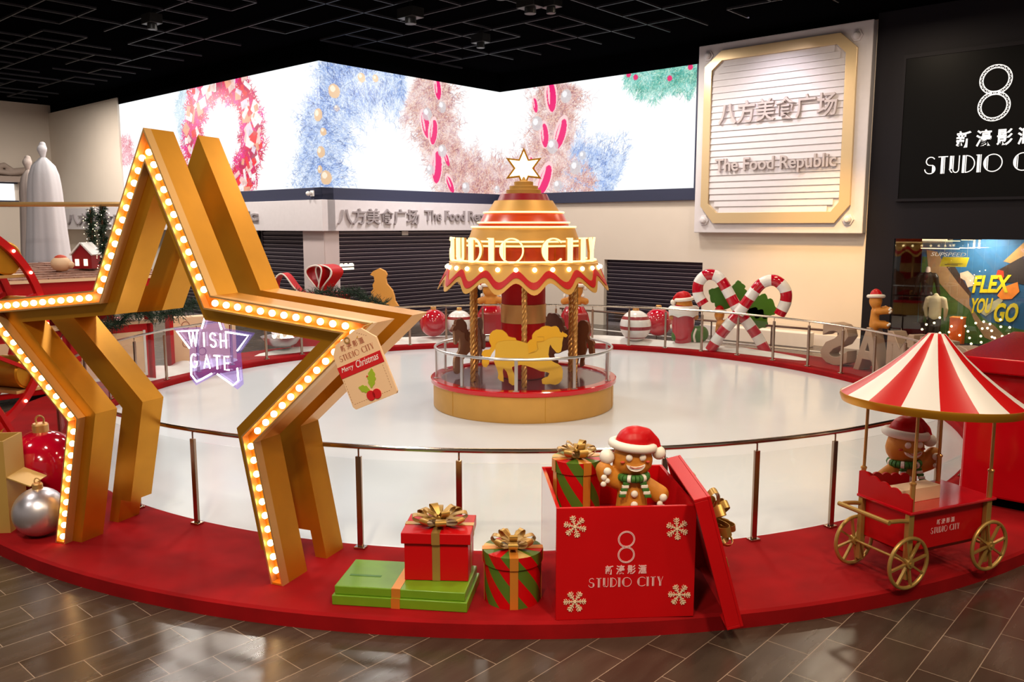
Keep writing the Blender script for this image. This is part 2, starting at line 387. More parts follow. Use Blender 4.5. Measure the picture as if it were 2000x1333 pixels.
def garland_mesh(path, rad, per, nl=0.10, seed=1, T=None):
    """fir garland: needle blades standing out of a wire"""
    R = random.Random(seed); mb = MB(T); pts = resample(path, per)
    mb.tube([tuple(p) for p in pts], 0.014, 6)
    for p in pts:
        for _ in range(9):
            d = Vector((R.gauss(0, 1), R.gauss(0, 1), R.gauss(0, 1))).normalized(); tip = p+d*rad*R.uniform(0.6, 1.1)
            side = d.orthogonal().normalized(); mid = p.lerp(tip, 0.3)
            for k in range(7):
                b = p.lerp(tip, 0.2+0.13*k); s2 = Matrix.Rotation(R.uniform(0, 6.28), 3, d) @ side
                e = b+(s2*0.8+d*0.6).normalized()*nl*R.uniform(0.6, 1.1); w = d.cross(s2).normalized()*0.006
                mb.add([b-w, b+w, e], [(0, 1, 2)])
            w = side*0.006; mb.add([p-w, p+w, tip+w, tip-w], [(0, 1, 2, 3)])
    return mb
def blob(name, caps, material, parent, voxel=0.012, smooth_it=6):
    """one continuous soft body from overlapping capsules (p, q, r0, r1, flat-y)"""
    mb = MB()
    for p, q, r0, r1, fy in caps:
        p, q = Vector(p), Vector(q); n = 8
        for i in range(n+1):
            t = i/n; c = p.lerp(q, t); r = r0+(r1-r0)*t; mb.ball(c, (r, r*fy, r), 16)
            if (q-p).length < 1e-6: break
    o = mb.build(name, material, parent, smooth=0)
    rm = o.modifiers.new('remesh', 'REMESH'); rm.mode = 'VOXEL'; rm.voxel_size = voxel; rm.use_smooth_shade = True
    sm = o.modifiers.new('smooth', 'SMOOTH'); sm.iterations = smooth_it; sm.factor = 0.5
    return o
# ------------------------------------------------------------------ hall layout
AV = Vector((0.66547, 0.74643, 0)); AR = Vector((0.74643, -0.66547, 0))   # the two wall directions
CV = Vector((-5.89, 26.47, 0)); CC = Vector((-0.46, 32.56, 0))           # convex and concave corners of the screen wall
WL = wall_frame(CV, AR); WM = wall_frame(CV, AV); WR = wall_frame(CC, AR)
RC = Vector((0.10, 15.95, 0)); RI = 7.72; RO = 9.30                       # rink centre, inner and outer radius
# floor
def tile_material():
    m = bpy.data.materials.new('dark_stone_tiles'); m.use_nodes = True; nt = m.node_tree; b = nt.nodes['Principled BSDF']
    tc = nt.nodes.new('ShaderNodeTexCoord'); mp = nt.nodes.new('ShaderNodeMapping')
    mp.inputs['Rotation'].default_value = (0, 0, -math.atan2(AV.y, AV.x)); mp.inputs['Location'].default_value = (0.1, 0.07, 0)
    br = nt.nodes.new('ShaderNodeTexBrick'); br.inputs['Scale'].default_value = 1.0
    br.inputs['Brick Width'].default_value = 0.72; br.inputs['Row Height'].default_value = 0.36
    br.inputs['Mortar Size'].default_value = 0.0035; br.inputs['Mortar Smooth'].default_value = 0.1
    br.inputs['Color1'].default_value = (0.044, 0.030, 0.021, 1); br.inputs['Color2'].default_value = (0.070, 0.049, 0.035, 1)
    br.inputs['Mortar'].default_value = (0.30, 0.22, 0.16, 1)
    n = nt.nodes.new('ShaderNodeTexNoise'); n.inputs['Scale'].default_value = 2.2; n.inputs['Detail'].default_value = 8
    mp2 = nt.nodes.new('ShaderNodeMapping'); mp2.inputs['Scale'].default_value = (0.7, 3.5, 1)
    mix = nt.nodes.new('ShaderNodeMix'); mix.data_type = 'RGBA'; mix.blend_type = 'OVERLAY'; mix.inputs[0].default_value = 0.5
    L = nt.links.new
    L(tc.outputs['Object'], mp.inputs['Vector']); L(mp.outputs[0], br.inputs['Vector']); L(mp.outputs[0], mp2.inputs['Vector']); L(mp2.outputs[0], n.inputs['Vector'])
    L(br.outputs['Color'], mix.inputs[6]); L(n.outputs['Fac'], mix.inputs[7]); L(mix.outputs[2], b.inputs['Base Color'])
    r = nt.nodes.new('ShaderNodeMapRange'); r.inputs['To Min'].default_value = 0.17; r.inputs['To Max'].default_value = 0.34
    L(n.outputs['Fac'], r.inputs['Value']); L(r.outputs[0], b.inputs['Roughness'])
    bp = nt.nodes.new('ShaderNodeBump'); bp.inputs['Strength'].default_value = 0.12; bp.inputs['Distance'].default_value = 0.01
    L(n.outputs['Fac'], bp.inputs['Height']); L(bp.outputs[0], b.inputs['Normal'])
    return m
M['tiles'] = tile_material()
struct(MB().bx(-26, 26, -4, 46, -0.2, 0.0).build('floor', 'tiles', smooth=0))
# ceiling with a black suspended grid
struct(MB().bx(-26, 26, -4, 46, 9.1, 9.3).build('ceiling', 'black', smooth=0))
g = MB(frame((0, 0, 8.98), AR))
def inside(p):            # grid stops short of the screen wall
    q = p - CV; a, b = q.dot(AR), q.dot(AV)
    if a < 0: return b < -1.3
    return (p-CC).dot(AV) < -1.3
R0 = random.Random(3)
for k in range(-34, 35):
    for L in range(-34, 35):
        c = AR*(k*1.2)+AV*(L*1.2)
        if not (-22 < c.x < 22 and 10 < c.y < 42 and inside(c) and inside(c+AR*1.2) and inside(c+AV*1.2)): continue
        if R0.random() < 0.72: g.bx(k*1.2, k*1.2+1.2, L*1.2-0.018, L*1.2+0.018, -0.03, 0.02)
        if R0.random() < 0.72: g.bx(k*1.2-0.018, k*1.2+0.018, L*1.2, L*1.2+1.2, -0.03, 0.02)
struct(g.build('trim_1', 'grid', smooth=0))
for i in range(9):        # black ducts and lamp housings above the grid
    q = Vector((R0.uniform(-10, 10), R0.uniform(17, 27), 8.8)); w = R0.uniform(0.18, 0.3)
    mb = MB(frame(q, AR)).bx(-w, w, -w*0.7, w*0.7, -0.12, 0.12, 0).cyl((0, 0, -0.12), (0, 0, -0.26), w*0.5, 16, 0)
    mb.bx(-0.02, 0.02, -0.02, 0.02, 0.12, 0.32, 0)
    tag(mb.build('ceiling_spotlight', 'black_plastic', bevel=0.01), 'unlit black spotlight housing hung from the dark ceiling grid', 'spotlight', 'black spotlights in the ceiling grid')
# walls
struct(MB(WL).bx(-21.5, 0.0, 0, 9.1, -0.5, -0.30).build('wall_left', 'cream', smooth=0))
struct(MB(WM).bx(0.3, 8.14, 0, 9.1, -0.5, -0.30).build('wall_back', 'cream', smooth=0))
w = MB(WR).bx(0, 4.93, 0, 9.1, -0.3, 0).bx(8.75, 13.79, 0, 9.1, -0.3, 0).bx(4.93, 8.75, 2.30, 9.1, -0.3, 0)
struct(w.build('wall_right', 'cream', smooth=0))
struct(MB(WL).bx(-21.55, -21.35, 0, 9.1, -0.5, 22).build('wall_far_left', 'cream', smooth=0))
struct(MB(WL).bx(-21.35, -13.90, 4.27, 8.72, -0.3, 0.12).bx(-21.35, -13.9, 8.72, 9.1, -0.3, 0.0, 1).build('trim_2', ['cream', 'black'], smooth=0))
# black band over the screen
b = MB(WL).bx(-13.9, 0.06, 8.45, 9.1, -0.3, 0.06); b.T = WM; b.bx(-0.06, 8.2, 8.45, 9.1, -0.3, 0.06); b.T = WR; b.bx(-0.06, 8.55, 8.45, 9.1, -0.3, 0.06)
b.bx(8.55, 13.79, 8.95, 9.1, -0.3, 0.02)
struct(b.build('trim_3', 'black', smooth=0))
b = MB(WL).bx(-13.9, 0.14, 4.27, 4.65, -0.3, 0.14); b.T = WM; b.bx(-0.14, 8.2, 4.27, 4.65, -0.3, 0.14); b.T = WR; b.bx(-0.14, 8.55, 4.27, 4.65, -0.01, 0.14).bx(8.40, 8.55, 4.65, 8.45, -0.01, 0.10)
struct(b.build('trim_4', 'navy', smooth=0, bevel=0.01))
# fascia and corner pillar of the food hall block
b = MB(WL).bx(-21.3, 0.20, 3.30, 4.27, -0.3, 0.20); b.T = WM; b.bx(0.0, 8.14, 3.30, 4.27, -0.3, 0.20)
struct(b.build('trim_5', 'fascia', smooth=0, bevel=0.008))
b = MB(WL).bx(-1.14, 0.0, 0, 3.30, -0.3, 0.02); b.T = WM; b.bx(0.0, 0.55, 0, 3.30, -0.3, 0.02)
struct(b.build('trim_6', 'pink_grey', smooth=0, bevel=0.01))
b = MB(WM).bx(6.97, 7.15, 0, 3.3, -0.3, 0.02, 0).bx(7.15, 8.14, 0, 3.3, -0.3, -0.02, 1)
struct(b.build('trim_7', ['shop_wall', 'cream'], smooth=0))
b = MB(WR).bx(8.75, 13.79, 0, 0.32, 0.0, 0.06)
struct(b.build('baseboard_right', 'fascia', smooth=0))
# ------------------------------------------------------------------ the LED screen picture (computed in metres along the screen)
S0, S1, Z0, Z1, RES = -13.88, 16.56, 4.65, 8.45, 0.02
NW, NH = int(round((S1-S0)/RES)), int(round((Z1-Z0)/RES))
CAN = np.ones((NH+1, NW+1, 3)); CAN[:] = (0.96, 0.985, 1.0)
def px(s, z): return (np.asarray(s)-S0)/RES, (np.asarray(z)-Z0)/RES
def plot(s, z, col, a):
    x, y = px(s, z); x = np.round(x).astype(int); y = np.round(y).astype(int)
    ok = (x >= 0) & (x <= NW) & (y >= 0) & (y <= NH); x, y = x[ok], y[ok]
    c = col[ok] if col.ndim == 2 else col
    CAN[y, x] = CAN[y, x]*(1-a)+c*a
def along(path, n):
    P = np.array(path); d = np.r_[0, np.cumsum(np.hypot(*np.diff(P, axis=0).T))]; t = rng.uniform(0, d[-1], n)
    return np.interp(t, d, P[:, 0]), np.interp(t, d, P[:, 1]), np.interp(t, d, np.gradient(P[:, 0], d)), np.interp(t, d, np.gradient(P[:, 1], d))
def needles(path, width, pal, n, length=(0.12, 0.4), a=0.6, spread=1.0):
    s, z, ts, tz = along(path, n); wv = width*(1+0.18*np.sin(s*4.7+z*3.1)+0.10*np.sin(s*11+z*9)); off = np.clip(rng.normal(0, 0.34, n), -0.66, 0.66)*wv; L = np.hypot(ts, tz)+1e-6
    s = s-tz/L*off; z = z+ts/L*off
    ang = np.arctan2(ts*np.sign(off)*1.0, -tz*np.sign(off))+rng.normal(0, spread, n); ln = rng.uniform(*length, n)
    cell = np.sin(s*5.1+1.3*np.sin(z*4.3))*np.cos(z*6.7+1.7*np.sin(s*3.9))          # loose tufts, some deeper in colour
    col = np.array(pal)[rng.integers(0, len(pal), n)]**(1.0+0.55*cell[:, None])*rng.uniform(0.85, 1.1, (n, 1))
    for k in range(24):
        t = k/23*ln; plot(s+np.cos(ang)*t, z+np.sin(ang)*t, col, a)
def disc(s, z, r, col, rz=None, rot=0.0, a=1.0, hi=None):
    rz = rz or r; R = max(r, rz)*1.1; x, y = np.meshgrid(np.arange(s-R, s+R, RES), np.arange(z-R, z+R, RES)); u = (x-s)*math.cos(rot)+(y-z)*math.sin(rot); v = -(x-s)*math.sin(rot)+(y-z)*math.cos(rot)
    m = (u/r)**2+(v/rz)**2 < 1; plot(x[m], y[m], np.array(col), a)
    if hi: disc(s-0.3*r, z+0.3*rz, r*0.45, hi, rz*0.45, rot, 0.8)
def poly_fill(pts, col, a=1.0):
    P = np.array(pts); x, y = np.meshgrid(np.arange(P[:, 0].min(), P[:, 0].max(), RES), np.arange(P[:, 1].min(), P[:, 1].max(), RES)); m = np.zeros(x.shape, bool)
    for i in range(len(P)):
        x0, y0 = P[i]; x1, y1 = P[i-1]; c = ((y0 > y) != (y1 > y)) & (x < (x1-x0)*(y-y0)/((y1-y0) or 1e-9)+x0); m ^= c
    plot(x[m], y[m], np.array(col), a)
BLUE = [(.25, .38, .72), (.38, .52, .82), (.55, .68, .92), (.70, .80, .96), (.14, .22, .45), (.62, .70, .85)]
PINK = [(.72, .42, .38), (.82, .58, .50), (.55, .28, .28), (.88, .70, .62), (.62, .40, .42), (.80, .52, .40), (.45, .22, .26)]
BP = [(-0.29, 4.68), (-0.31, 5.23), (-0.17, 5.85), (0.02, 6.46), (0.27, 7.18), (0.68, 7.68), (1.28, 8.07), (2.33, 8.35), (3.42, 8.30)]
PP = [(4.0, 8.35), (4.75, 7.92), (4.81, 7.04), (5.04, 6.18), (5.53, 5.4), (6.58, 4.95), (7.68, 4.75), (8.39, 4.72), (9.8, 4.9), (10.53, 5.33), (10.81, 6.23), (10.75, 7.49), (11.09, 8.43)]
TP = [(11.47, 5.74), (12.2, 5.43), (12.9, 5.15), (13.5, 4.83)]
GP = [(13.95, 8.55), (14.61, 8.32), (15.39, 8.25), (16.56, 8.36)]
def fluff(path, width, pal, n, r, a):
    s, z, ts, tz = along(path, n); off = np.clip(rng.normal(0, width*0.32, n), -width*0.5, width*0.5); L = np.hypot(ts, tz)+1e-6
    for i in range(n): disc(s[i]-tz[i]/L[i]*off[i], z[i]+ts[i]/L[i]*off[i], r*rng.uniform(.5, 1.2), pal[rng.integers(0, len(pal))], rot=0, a=a)
fluff(BP, 1.6, BLUE[1:4], 1000, 0.24, 0.12); needles(BP, 1.95, BLUE, 4200, (0.12, 0.34), 0.25, 0.8); needles(BP, 1.5, BLUE, 7500, (0.10, 0.30), 0.45, 0.6); needles(BP, 1.0, [BLUE[0], BLUE[4], BLUE[1], BLUE[3]], 4200, (0.12, 0.30), 0.5, 0.6)
fluff(PP, 1.6, PINK[:4], 2400, 0.22, 0.12); needles(PP, 2.0, PINK, 7000, (0.12, 0.34), 0.28, 0.9); needles(PP, 1.6, PINK, 13000, (0.08, 0.28), 0.45, 0.9); needles(PP, 1.1, PINK, 9000, (0.08, 0.26), 0.55, 0.9)
fluff(TP, 1.5, BLUE[1:4], 420, 0.18, 0.10); needles(TP, 1.9, BLUE, 3000, (0.10, 0.30), 0.35, 0.9); needles(TP, 1.2, BLUE, 1500, (0.10, 0.30), 0.45, 0.9)
needles([(10.9, 5.6), (11.9, 5.0), (12.6, 4.75)], 0.8, PINK[:4], 1200, (0.10, 0.28), 0.4, 1.0)
GREEN = [(.06, .42, .36), (.15, .58, .50), (.30, .66, .55), (.04, .28, .22), (.5, .75, .6)]
fluff(GP, 0.8, GREEN[1:3], 420, 0.15, 0.15); needles(GP, 0.95, GREEN, 5200, (0.10, 0.26), 0.5, 0.8)
for s, z, r in ((0.55, 7.62, .22), (1.62, 8.15, .15), (-0.12, 6.85, .20), (0.1, 6.35, .12), (-0.05, 5.72, .18), (0.15, 4.95, .22), (0.62, 7.1, .10), (-0.1, 5.2, .12), (2.2, 8.2, .12)):
    disc(s, z, r, (.74, .50, .30), hi=(.98, .86, .70))
for s, z, r, rot in ((4.95, 8.25, .34, .1), (4.35, 6.95, .42, .25), (4.72, 6.75, .40, -.15), (4.85, 5.55, .52, -.1), (5.5, 4.98, .30, .5), (10.65, 8.1, .5, .1), (10.35, 6.75, .40, .1), (11.1, 6.75, .5, -.35), (10.35, 5.15, .55, -.45), (9.9, 7.85, .25, .2), (9.75, 5.75, .25, .3), (5.35, 5.85, .22, .4)):
    r = r*1.25; k = r*0.47
    disc(s, z, k, (.95, .62, .62), r, rot); disc(s+0.02, z-0.05, k*0.72, (.80, .01, .16), r*0.86, rot); disc(s-k*0.3, z+0.05, k*0.18, (.98, .55, .60), r*0.6, rot)
for s, z, r in ((4.45, 7.3, .22), (5.15, 6.1, .22), (4.55, 5.4, .18), (6.3, 4.85, .2), (5.15, 7.6, .2), (11.35, 8.0, .24), (10.0, 7.15, .26), (10.75, 6.3, .26), (11.8, 5.5, .25), (9.3, 4.95, .18), (11.0, 4.9, .2), (8.0, 4.85, .14), (12.1, 5.9, .16)):
    disc(s, z, r, (.60, .58, .60), a=0.75, hi=(.93, .93, .95))
for s, z in ((14.25, 8.3), (15.55, 8.12), (16.3, 8.38), (13.98, 8.42)): disc(s, z, .09, (.75, .02, .15))
# red gift wreath (soft base first) and pale neighbour on the left wing
RP = [(-5.9+2.05*math.cos(t), 6.62+1.95*math.sin(t)) for t in np.linspace(0, 2*PI, 60)]
needles([(-8.3, 8.5), (-8.8, 7.7), (-8.65, 6.95), (-8.15, 6.4)], 0.45, [(.55, .70, .78), (.68, .80, .86), (.40, .56, .68)], 1600, (0.1, 0.25), 0.5, 1.0)
needles(RP, 1.0, [(.72, .0, .10), (.60, .0, .14), (.80, .01, .05), (.66, .0, .20)], 15000, (0.10, 0.26), 0.8, 1.2)
for i in range(150):
    t = rng.uniform(0, 2*PI); rr = rng.uniform(1.68, 2.5); s = -5.9+rr*1.02*math.cos(t); z = 6.62+rr*0.97*math.sin(t); w, h, a0 = rng.uniform(.08, .26), rng.uniform(.07, .22), rng.uniform(0, PI)
    col = [(.92, .80, .78), (.86, .02, .03), (.95, .90, .88), (.80, .35, .22), (.74, .62, .72), (.88, .55, .50), (.50, .0, .08)][rng.integers(0, 7)]
    q = [(s+w*x*math.cos(a0)-h*y*math.sin(a0), z+w*x*math.sin(a0)+h*y*math.cos(a0)) for x, y in ((-1, -1), (1, -1), (1, 1), (-1, 1))]
    poly_fill(q, col); poly_fill([q[0], q[1], ((q[0][0]+q[2][0])/2, (q[0][1]+q[2][1])/2)], tuple(min(1, c*0.75+0.05) for c in col))
needles([(-13.9, 6.9), (-13.2, 6.75), (-13.1, 6.3), (-13.9, 6.2)], 0.45, [(.85, .45, .50), (.90, .62, .62), (.75, .15, .25)], 900, (0.08, 0.2), 0.5, 1.2)
CAN = np.clip(CAN, 0, 1)
def led_material():
    m = bpy.data.materials.new('led_screen_picture'); m.use_nodes = True; nt = m.node_tree; b = nt.nodes['Principled BSDF']
    b.inputs['Base Color'].default_value = (0.01, 0.01, 0.01, 1); b.inputs['Roughness'].default_value = 0.4
    a = nt.nodes.new('ShaderNodeVertexColor'); a.layer_name = 'picture'
    nt.links.new(a.outputs['Color'], b.inputs['Emission Color']); b.inputs['Emission Strength'].default_value = 0.85
    return m
M['led'] = led_material()
led = thing('led_screen', 'long bright wraparound video screen showing Christmas wreaths on white', 'screen', (CV.x, CV.y, Z0))
def led_face(T, s0, s1, xoff, bulge, e0, e1):
    i0, i1 = int(round((s0-S0)/RES)), int(round((s1-S0)/RES)); nx = i1-i0+1; ny = NH+1
    xs = np.linspace(s0-xoff+e0, s1-xoff+e1, nx); zs = np.linspace(Z0, Z1, ny); X, Y = np.meshgrid(xs, zs)
    co = np.stack([X.ravel(), Y.ravel(), np.full(X.size, bulge)], 1) @ np.array(T.to_3x3()).T + np.array(T.translation)
    idx = np.arange(nx*ny).reshape(ny, nx); q = np.stack([idx[:-1, :-1], idx[:-1, 1:], idx[1:, 1:], idx[1:, :-1]], -1).reshape(-1, 4)
    me = bpy.data.meshes.new('screen_panel'); me.vertices.add(nx*ny); me.vertices.foreach_set('co', (co-np.array([CV.x, CV.y, Z0])).ravel())
    me.loops.add(q.size); me.loops.foreach_set('vertex_index', q.ravel().astype(np.int32)); me.polygons.add(len(q))
    me.polygons.foreach_set('loop_start', np.arange(0, q.size, 4, dtype=np.int32)); me.update(calc_edges=True)
    at = me.color_attributes.new('picture', 'FLOAT_COLOR', 'POINT'); c = np.ones((ny, nx, 4), np.float32); c[..., :3] = CAN[:, i0:i1+1]
    at.data.foreach_set('color', c.ravel()); me.materials.append(M['led'])
    return link('screen_panel', me, led, smooth=0)
led_face(WL, S0, 0.0, 0.0, 0.05, 0.0, 0.05); led_face(WM, 0.0, 8.16, 0.0, 0.05, -0.05, -0.05); led_face(WR, 8.16, S1, 8.16, 0.05, 0.05, 0.0)
# ------------------------------------------------------------------ signs, shutters, shop front
def shutter(T, x0, x1, z0, z1, label, depth=-0.12):
    t = thing('roller_shutter', label, 'shutter', T @ TR(x0, z0, depth))
    mb = MB(); pitch = 0.13; n = int((z1-z0)/pitch); W_ = x1-x0
    for i in range(n):
        a = i*pitch
        mb.add([(0, a, 0), (W_, a, 0), (W_, a+0.03, 0.035), (0, a+0.03, 0.035), (W_, a+0.10, 0.035), (0, a+0.10, 0.035), (W_, a+0.13, 0), (0, a+0.13, 0)], [(0, 1, 2, 3), (3, 2, 4, 5), (5, 4, 6, 7)], 0)
        mb.bx(0, W_, a+0.100, a+0.118, 0.028, 0.042, 1)
    mb.bx(0, W_, 0, z1-z0, -0.03, -0.005, 0)
    o = mb.build('slat_curtain', ['slat', 'slat_edge'], t, smooth=0)
    MB().bx(-0.05, 0.0, 0, z1-z0, -0.02, 0.06).bx(W_, W_+0.05, 0, z1-z0, -0.02, 0.06).build('guide_rail', 'slat', t, smooth=0)
    MB().bx(0, W_, 0.0, 0.09, 0.0, 0.05).build('bottom_bar', 'slat_edge', t, smooth=0)
    return t
sh = shutter(WM, 0.55, 6.97, 0, 3.30, 'wide dark roller shutter under the grey lettered fascia, behind the carousel')
m = MB(); add_text(m, 'OPEN 11:00-21:00', 0.09, 0.01, TR(0.10, 2.17, 0.05), width=0.55); m.bx(0.05, 0.72, 2.02, 2.05, 0.045, 0.05).bx(0.05, 0.72, 2.36, 2.39, 0.045, 0.05)
M['lit'] = mat('lit_notice', (1, .95, .8), 0.5, emit=(1.0, 0.9, 0.65), strength=1.2)
MB().bx(0.05, 0.62, 2.05, 2.12, 0.045, 0.055).bx(0.05, 0.62, 2.16, 2.23, 0.045, 0.055).bx(0.08, 0.18, 2.23, 2.26, 0.045, 0.055).bx(0.25, 0.36, 2.23, 2.26, 0.045, 0.055).bx(0.44, 0.58, 2.23, 2.26, 0.045, 0.055).build('lit_notice', 'lit', sh, smooth=0)
MB().bx(2.7, 2.98, 3.14, 3.28, 0.045, 0.06).build('notice_plate', 'white', sh, smooth=0)
shutter(WL, -3.65, -1.14, 0, 3.30, 'narrow dark roller shutter left of the mauve corner pillar')
shutter(WL, -9.6, -3.95, 0, 3.30, 'dark roller shutter under the left fascia, mostly behind the star gate')
shutter(WR, 4.93, 8.75, 0, 2.30, 'low dark roller shutter in the cream right wall behind the stocking', -0.22)
ZH = '\u516b\u65b9\u7f8e\u98df\u5e7f\u573a'
def wall_letters(T, x, base, hz, he, wz, we, gap, label):
    t = thing('wall_lettering', label, 'lettering', T @ TR(x, base, 0.20))
    m = MB(); add_text(m, ZH, hz, 0.07, TR(0, 0, 0), width=wz, bold=0.012); m.build('chinese_lettering', 'letter_shaded', t, smooth=0)
    m = MB(); add_text(m, 'The Food Republic', he, 0.07, TR(wz+gap, 0.02, 0), width=we, bold=0.012); m.build('english_lettering', 'letter_shaded', t, smooth=0)
wall_letters(WM, 0.36, 3.50, 0.52, 0.48, 3.4, 3.85, 0.28, 'raised Food Republic lettering darkened for shading on the fascia behind the carousel')
wall_letters(WL, -19.6, 3.50, 0.52, 0.48, 7.2, 8.6, 0.4, 'raised Food Republic lettering darkened for shading on the left fascia, behind the star gate')
# large square food hall sign on the right wall
sg = thing('wall_sign', 'large square white sign with gold octagonal frame and raised lettering', 'sign', WR @ TR(11.17, 6.07, 0))
def rel(L): return [(x-11.17, y-6.07) for x, y in L]
MB().bx(-2.60, 2.60, -2.82, 2.84, 0.0, 0.30).build('back_board', 'fascia', sg, smooth=0, bevel=0.02)
OUT = rel([(9.38, 8.67), (12.93, 8.67), (13.40, 8.23), (13.42, 4.03), (13.01, 3.54), (9.27, 3.54), (8.83, 4.06), (8.83, 8.25)])
INN = rel([(9.40, 8.38), (12.84, 8.38), (13.10, 8.12), (13.12, 4.12), (12.90, 3.86), (9.38, 3.86), (9.08, 4.14), (9.07, 8.12)])
m = MB(); n = 8
vs = [(x, y, z) for z in (0.30, 0.40) for P in (OUT, INN) for x, y in P]; fs = []
for i in range(n):
    j = (i+1) % n; fs += [(16+i, 16+j, 24+j, 24+i), (i, j, 16+j, 16+i), (8+i, 24+i, 24+j, 8+j)]
m.add(vs, fs)
for x in (-0.05,): m.bx(x-0.005, x+0.005, 2.31, 2.60, 0.30, 0.403)
M['sign_gold'] = mat('champagne_gold_frame', (0.80, 0.60, 0.34), 0.30, 0.35)
m.build('octagon_frame', 'sign_gold', sg, smooth=0, bevel=0.01)
m = MB()
for i in range(24):
    y = 3.86-6.07+i*0.1885; cut = 0.36*max(0, 1-min(i, 23-i)/2.2)
    m.add([(-2.10+cut, y, 0.30), (1.96-cut, y, 0.30), (1.96-cut, y, 0.352), (-2.10+cut, y, 0.352), (1.96-cut, y+0.185, 0.322), (-2.10+cut, y+0.185, 0.322), (1.96-cut, y+0.185, 0.30), (-2.10+cut, y+0.185, 0.30)], [(0, 1, 2, 3), (3, 2, 4, 5), (5, 4, 6, 7)])
m.build('slatted_panel', 'fascia', sg, smooth=0)
m = MB(); add_text(m, ZH, 0.66, 0.10, TR(9.36-11.17, 6.48-6.07, 0.33), width=3.58, bold=0.012); m.build('chinese_lettering', 'letter_pale_shaded', sg, smooth=0)
m = MB(); add_text(m, 'The Food Republic', 0.50, 0.10, TR(9.30-11.17, 4.98-6.07, 0.33), width=3.70, bold=0.014); m.build('english_lettering', 'letter_pale_shaded', sg, smooth=0)
for x, y in rel([(8.91, 8.58), (13.35, 8.54), (8.92, 3.63), (13.37, 3.63)]):
    MB(TR(x, y, 0.30)).lathe([(0.17, 0), (0.16, 0.04), (0.11, 0.05)], 6, m=0).lathe([(0.11, 0.0), (0.10, 0.09), (0.06, 0.13), (0, 0.14)], 16).build('bolt', 'fascia', sg)
# dark shop front
m = MB(WR).bx(13.79, 24, 3.12, 9.1, -0.3, 0.03).bx(13.79, 14.54, 0, 3.12, -0.3, 0.03).bx(14.54, 24, 0, 0.36, -0.3, 0.03).bx(20.0, 24, 0.36, 3.12, -0.3, 0.03)
struct(m.build('wall_shop', 'shop_wall', smooth=0))
m = MB(WR).bx(14.0, 20.5, 0, 3.4, -2.6, -2.5).bx(14.0, 14.1, 0, 3.4, -2.5, -0.3).bx(20.4, 20.5, 0, 3.4, -2.5, -0.3).bx(14.1, 20.4, 3.3, 3.4, -2.5, -0.3).bx(14.1, 20.4, 0.20, 0.26, -2.5, -0.3)
struct(m.build('trim_8', 'shop_wall', smooth=0))
m = MB(WR).bx(14.54, 20.0, 0.36, 3.12, -0.04, -0.03); struct(m.build('window_1', 'shop_glass', smooth=0))
bp = thing('sign_board', 'black square sign with white figure eight and deco lettering at top right', 'sign', WR @ TR(14.60, 4.18, 0.03))
MB().bx(0, 6.6, 0, 3.62, 0, 0.10).build('face', 'black_panel', bp, smooth=0)
MB().bx(-0.07, 0.0, -0.07, 3.72, 0, 0.12).bx(0, 6.6, 3.62, 3.72, 0, 0.12).bx(0, 6.6, -0.07, 0.0, 0, 0.12).build('edge_frame', 'shop_wall', bp, smooth=0)
M['sign_white'] = mat('lit_white_sign_letters', (0.9, 0.9, 0.9), 0.5, emit=(1, 1, 1), strength=0.55)
def eight(mb, cx, cy, r, z, lat=True, w=0.022, m=0):
    k = r*0.965
    for sy in (1, -1):
        c = (cx, cy+sy*k*0.93)
        a0 = -90+sy*0
        for rr in (r, r*0.80): mb.ribbon(circle(rr, 44, c), w, z, z+0.012, m, closed=True)
        if lat:
            zz = []
            for i in range(44): a = 2*PI*i/44; q = r if i % 2 else r*0.80; zz.append((c[0]+q*math.cos(a), c[1]+q*math.sin(a)))
            mb.ribbon(zz, w*0.8, z, z+0.011, m, closed=True)
m = MB(); eight(m, 16.73-14.60, 6.72-4.18, 0.355, 0.10); m.build('figure_eight', 'sign_white', bp, smooth=0)
m = MB(); add_text(m, '\u65b0 \u6fe0 \u5f71 \u6ed9', 0.42, 0.015, TR(15.93-14.60, 5.43-4.18, 0.10), bold=0.02, width=1.72); m.build('chinese_lettering', 'sign_white', bp, smooth=0)
m = MB(); T = TR(15.20-14.60, 4.80-4.18, 0.10); deco(m, 'STUDIO CITY', 0.44, 0, 0.015, gap=0.11, T=T); m.build('english_lettering', 'sign_white', bp, smooth=0)
# inside the shop window
lamp('shop_lamp', 'AREA', tuple(WR @ Vector((16.6, 3.05, -0.55))), 62, (1.0, 0.85, 0.62), 1.2, tuple(WR @ Vector((16.6, 0.5, -1.2))))
po = thing('shop_poster', 'big blue and green sports poster with yellow FLEX YOU GO lettering', 'poster', WR @ TR(14.9, 0.26, -1.25))
def poly(L): return [(x-14.9, y-0.26) for x, y in L]
C_ = {'p_blue': '#1c5f92', 'p_lblue': '#4d86b0', 'p_green': '#3f6a2c', 'p_road': '#a78563', 'p_rock': '#3a2c26', 'p_stack': '#d8c9b4', 'p_yellow': '#e8d41a', 'p_dark': '#2b2020', 'p_red': '#c2301c', 'p_orange': '#f08a2c', 'p_sole': '#b7b79a', 'p_gold': '#b38a55'}
for k, v in C_.items(): M[k] = mat('poster_'+k[2:], v, 0.6, noise=0.12, nscale=6)
MB().bx(0, 4.6, 0, 2.86, -0.03, 0).build('backing', 'p_blue', po, smooth=0)
def flat(name, L, z, mt): MB().prism(poly(L), z-0.004, z, 0).build(name, mt, po, smooth=0)
flat('sky_haze', [(16.93, 2.53), (17.38, 3.05), (19.4, 3.05), (19.4, 2.2), (17.4, 2.4)], 0.004, 'p_gold')
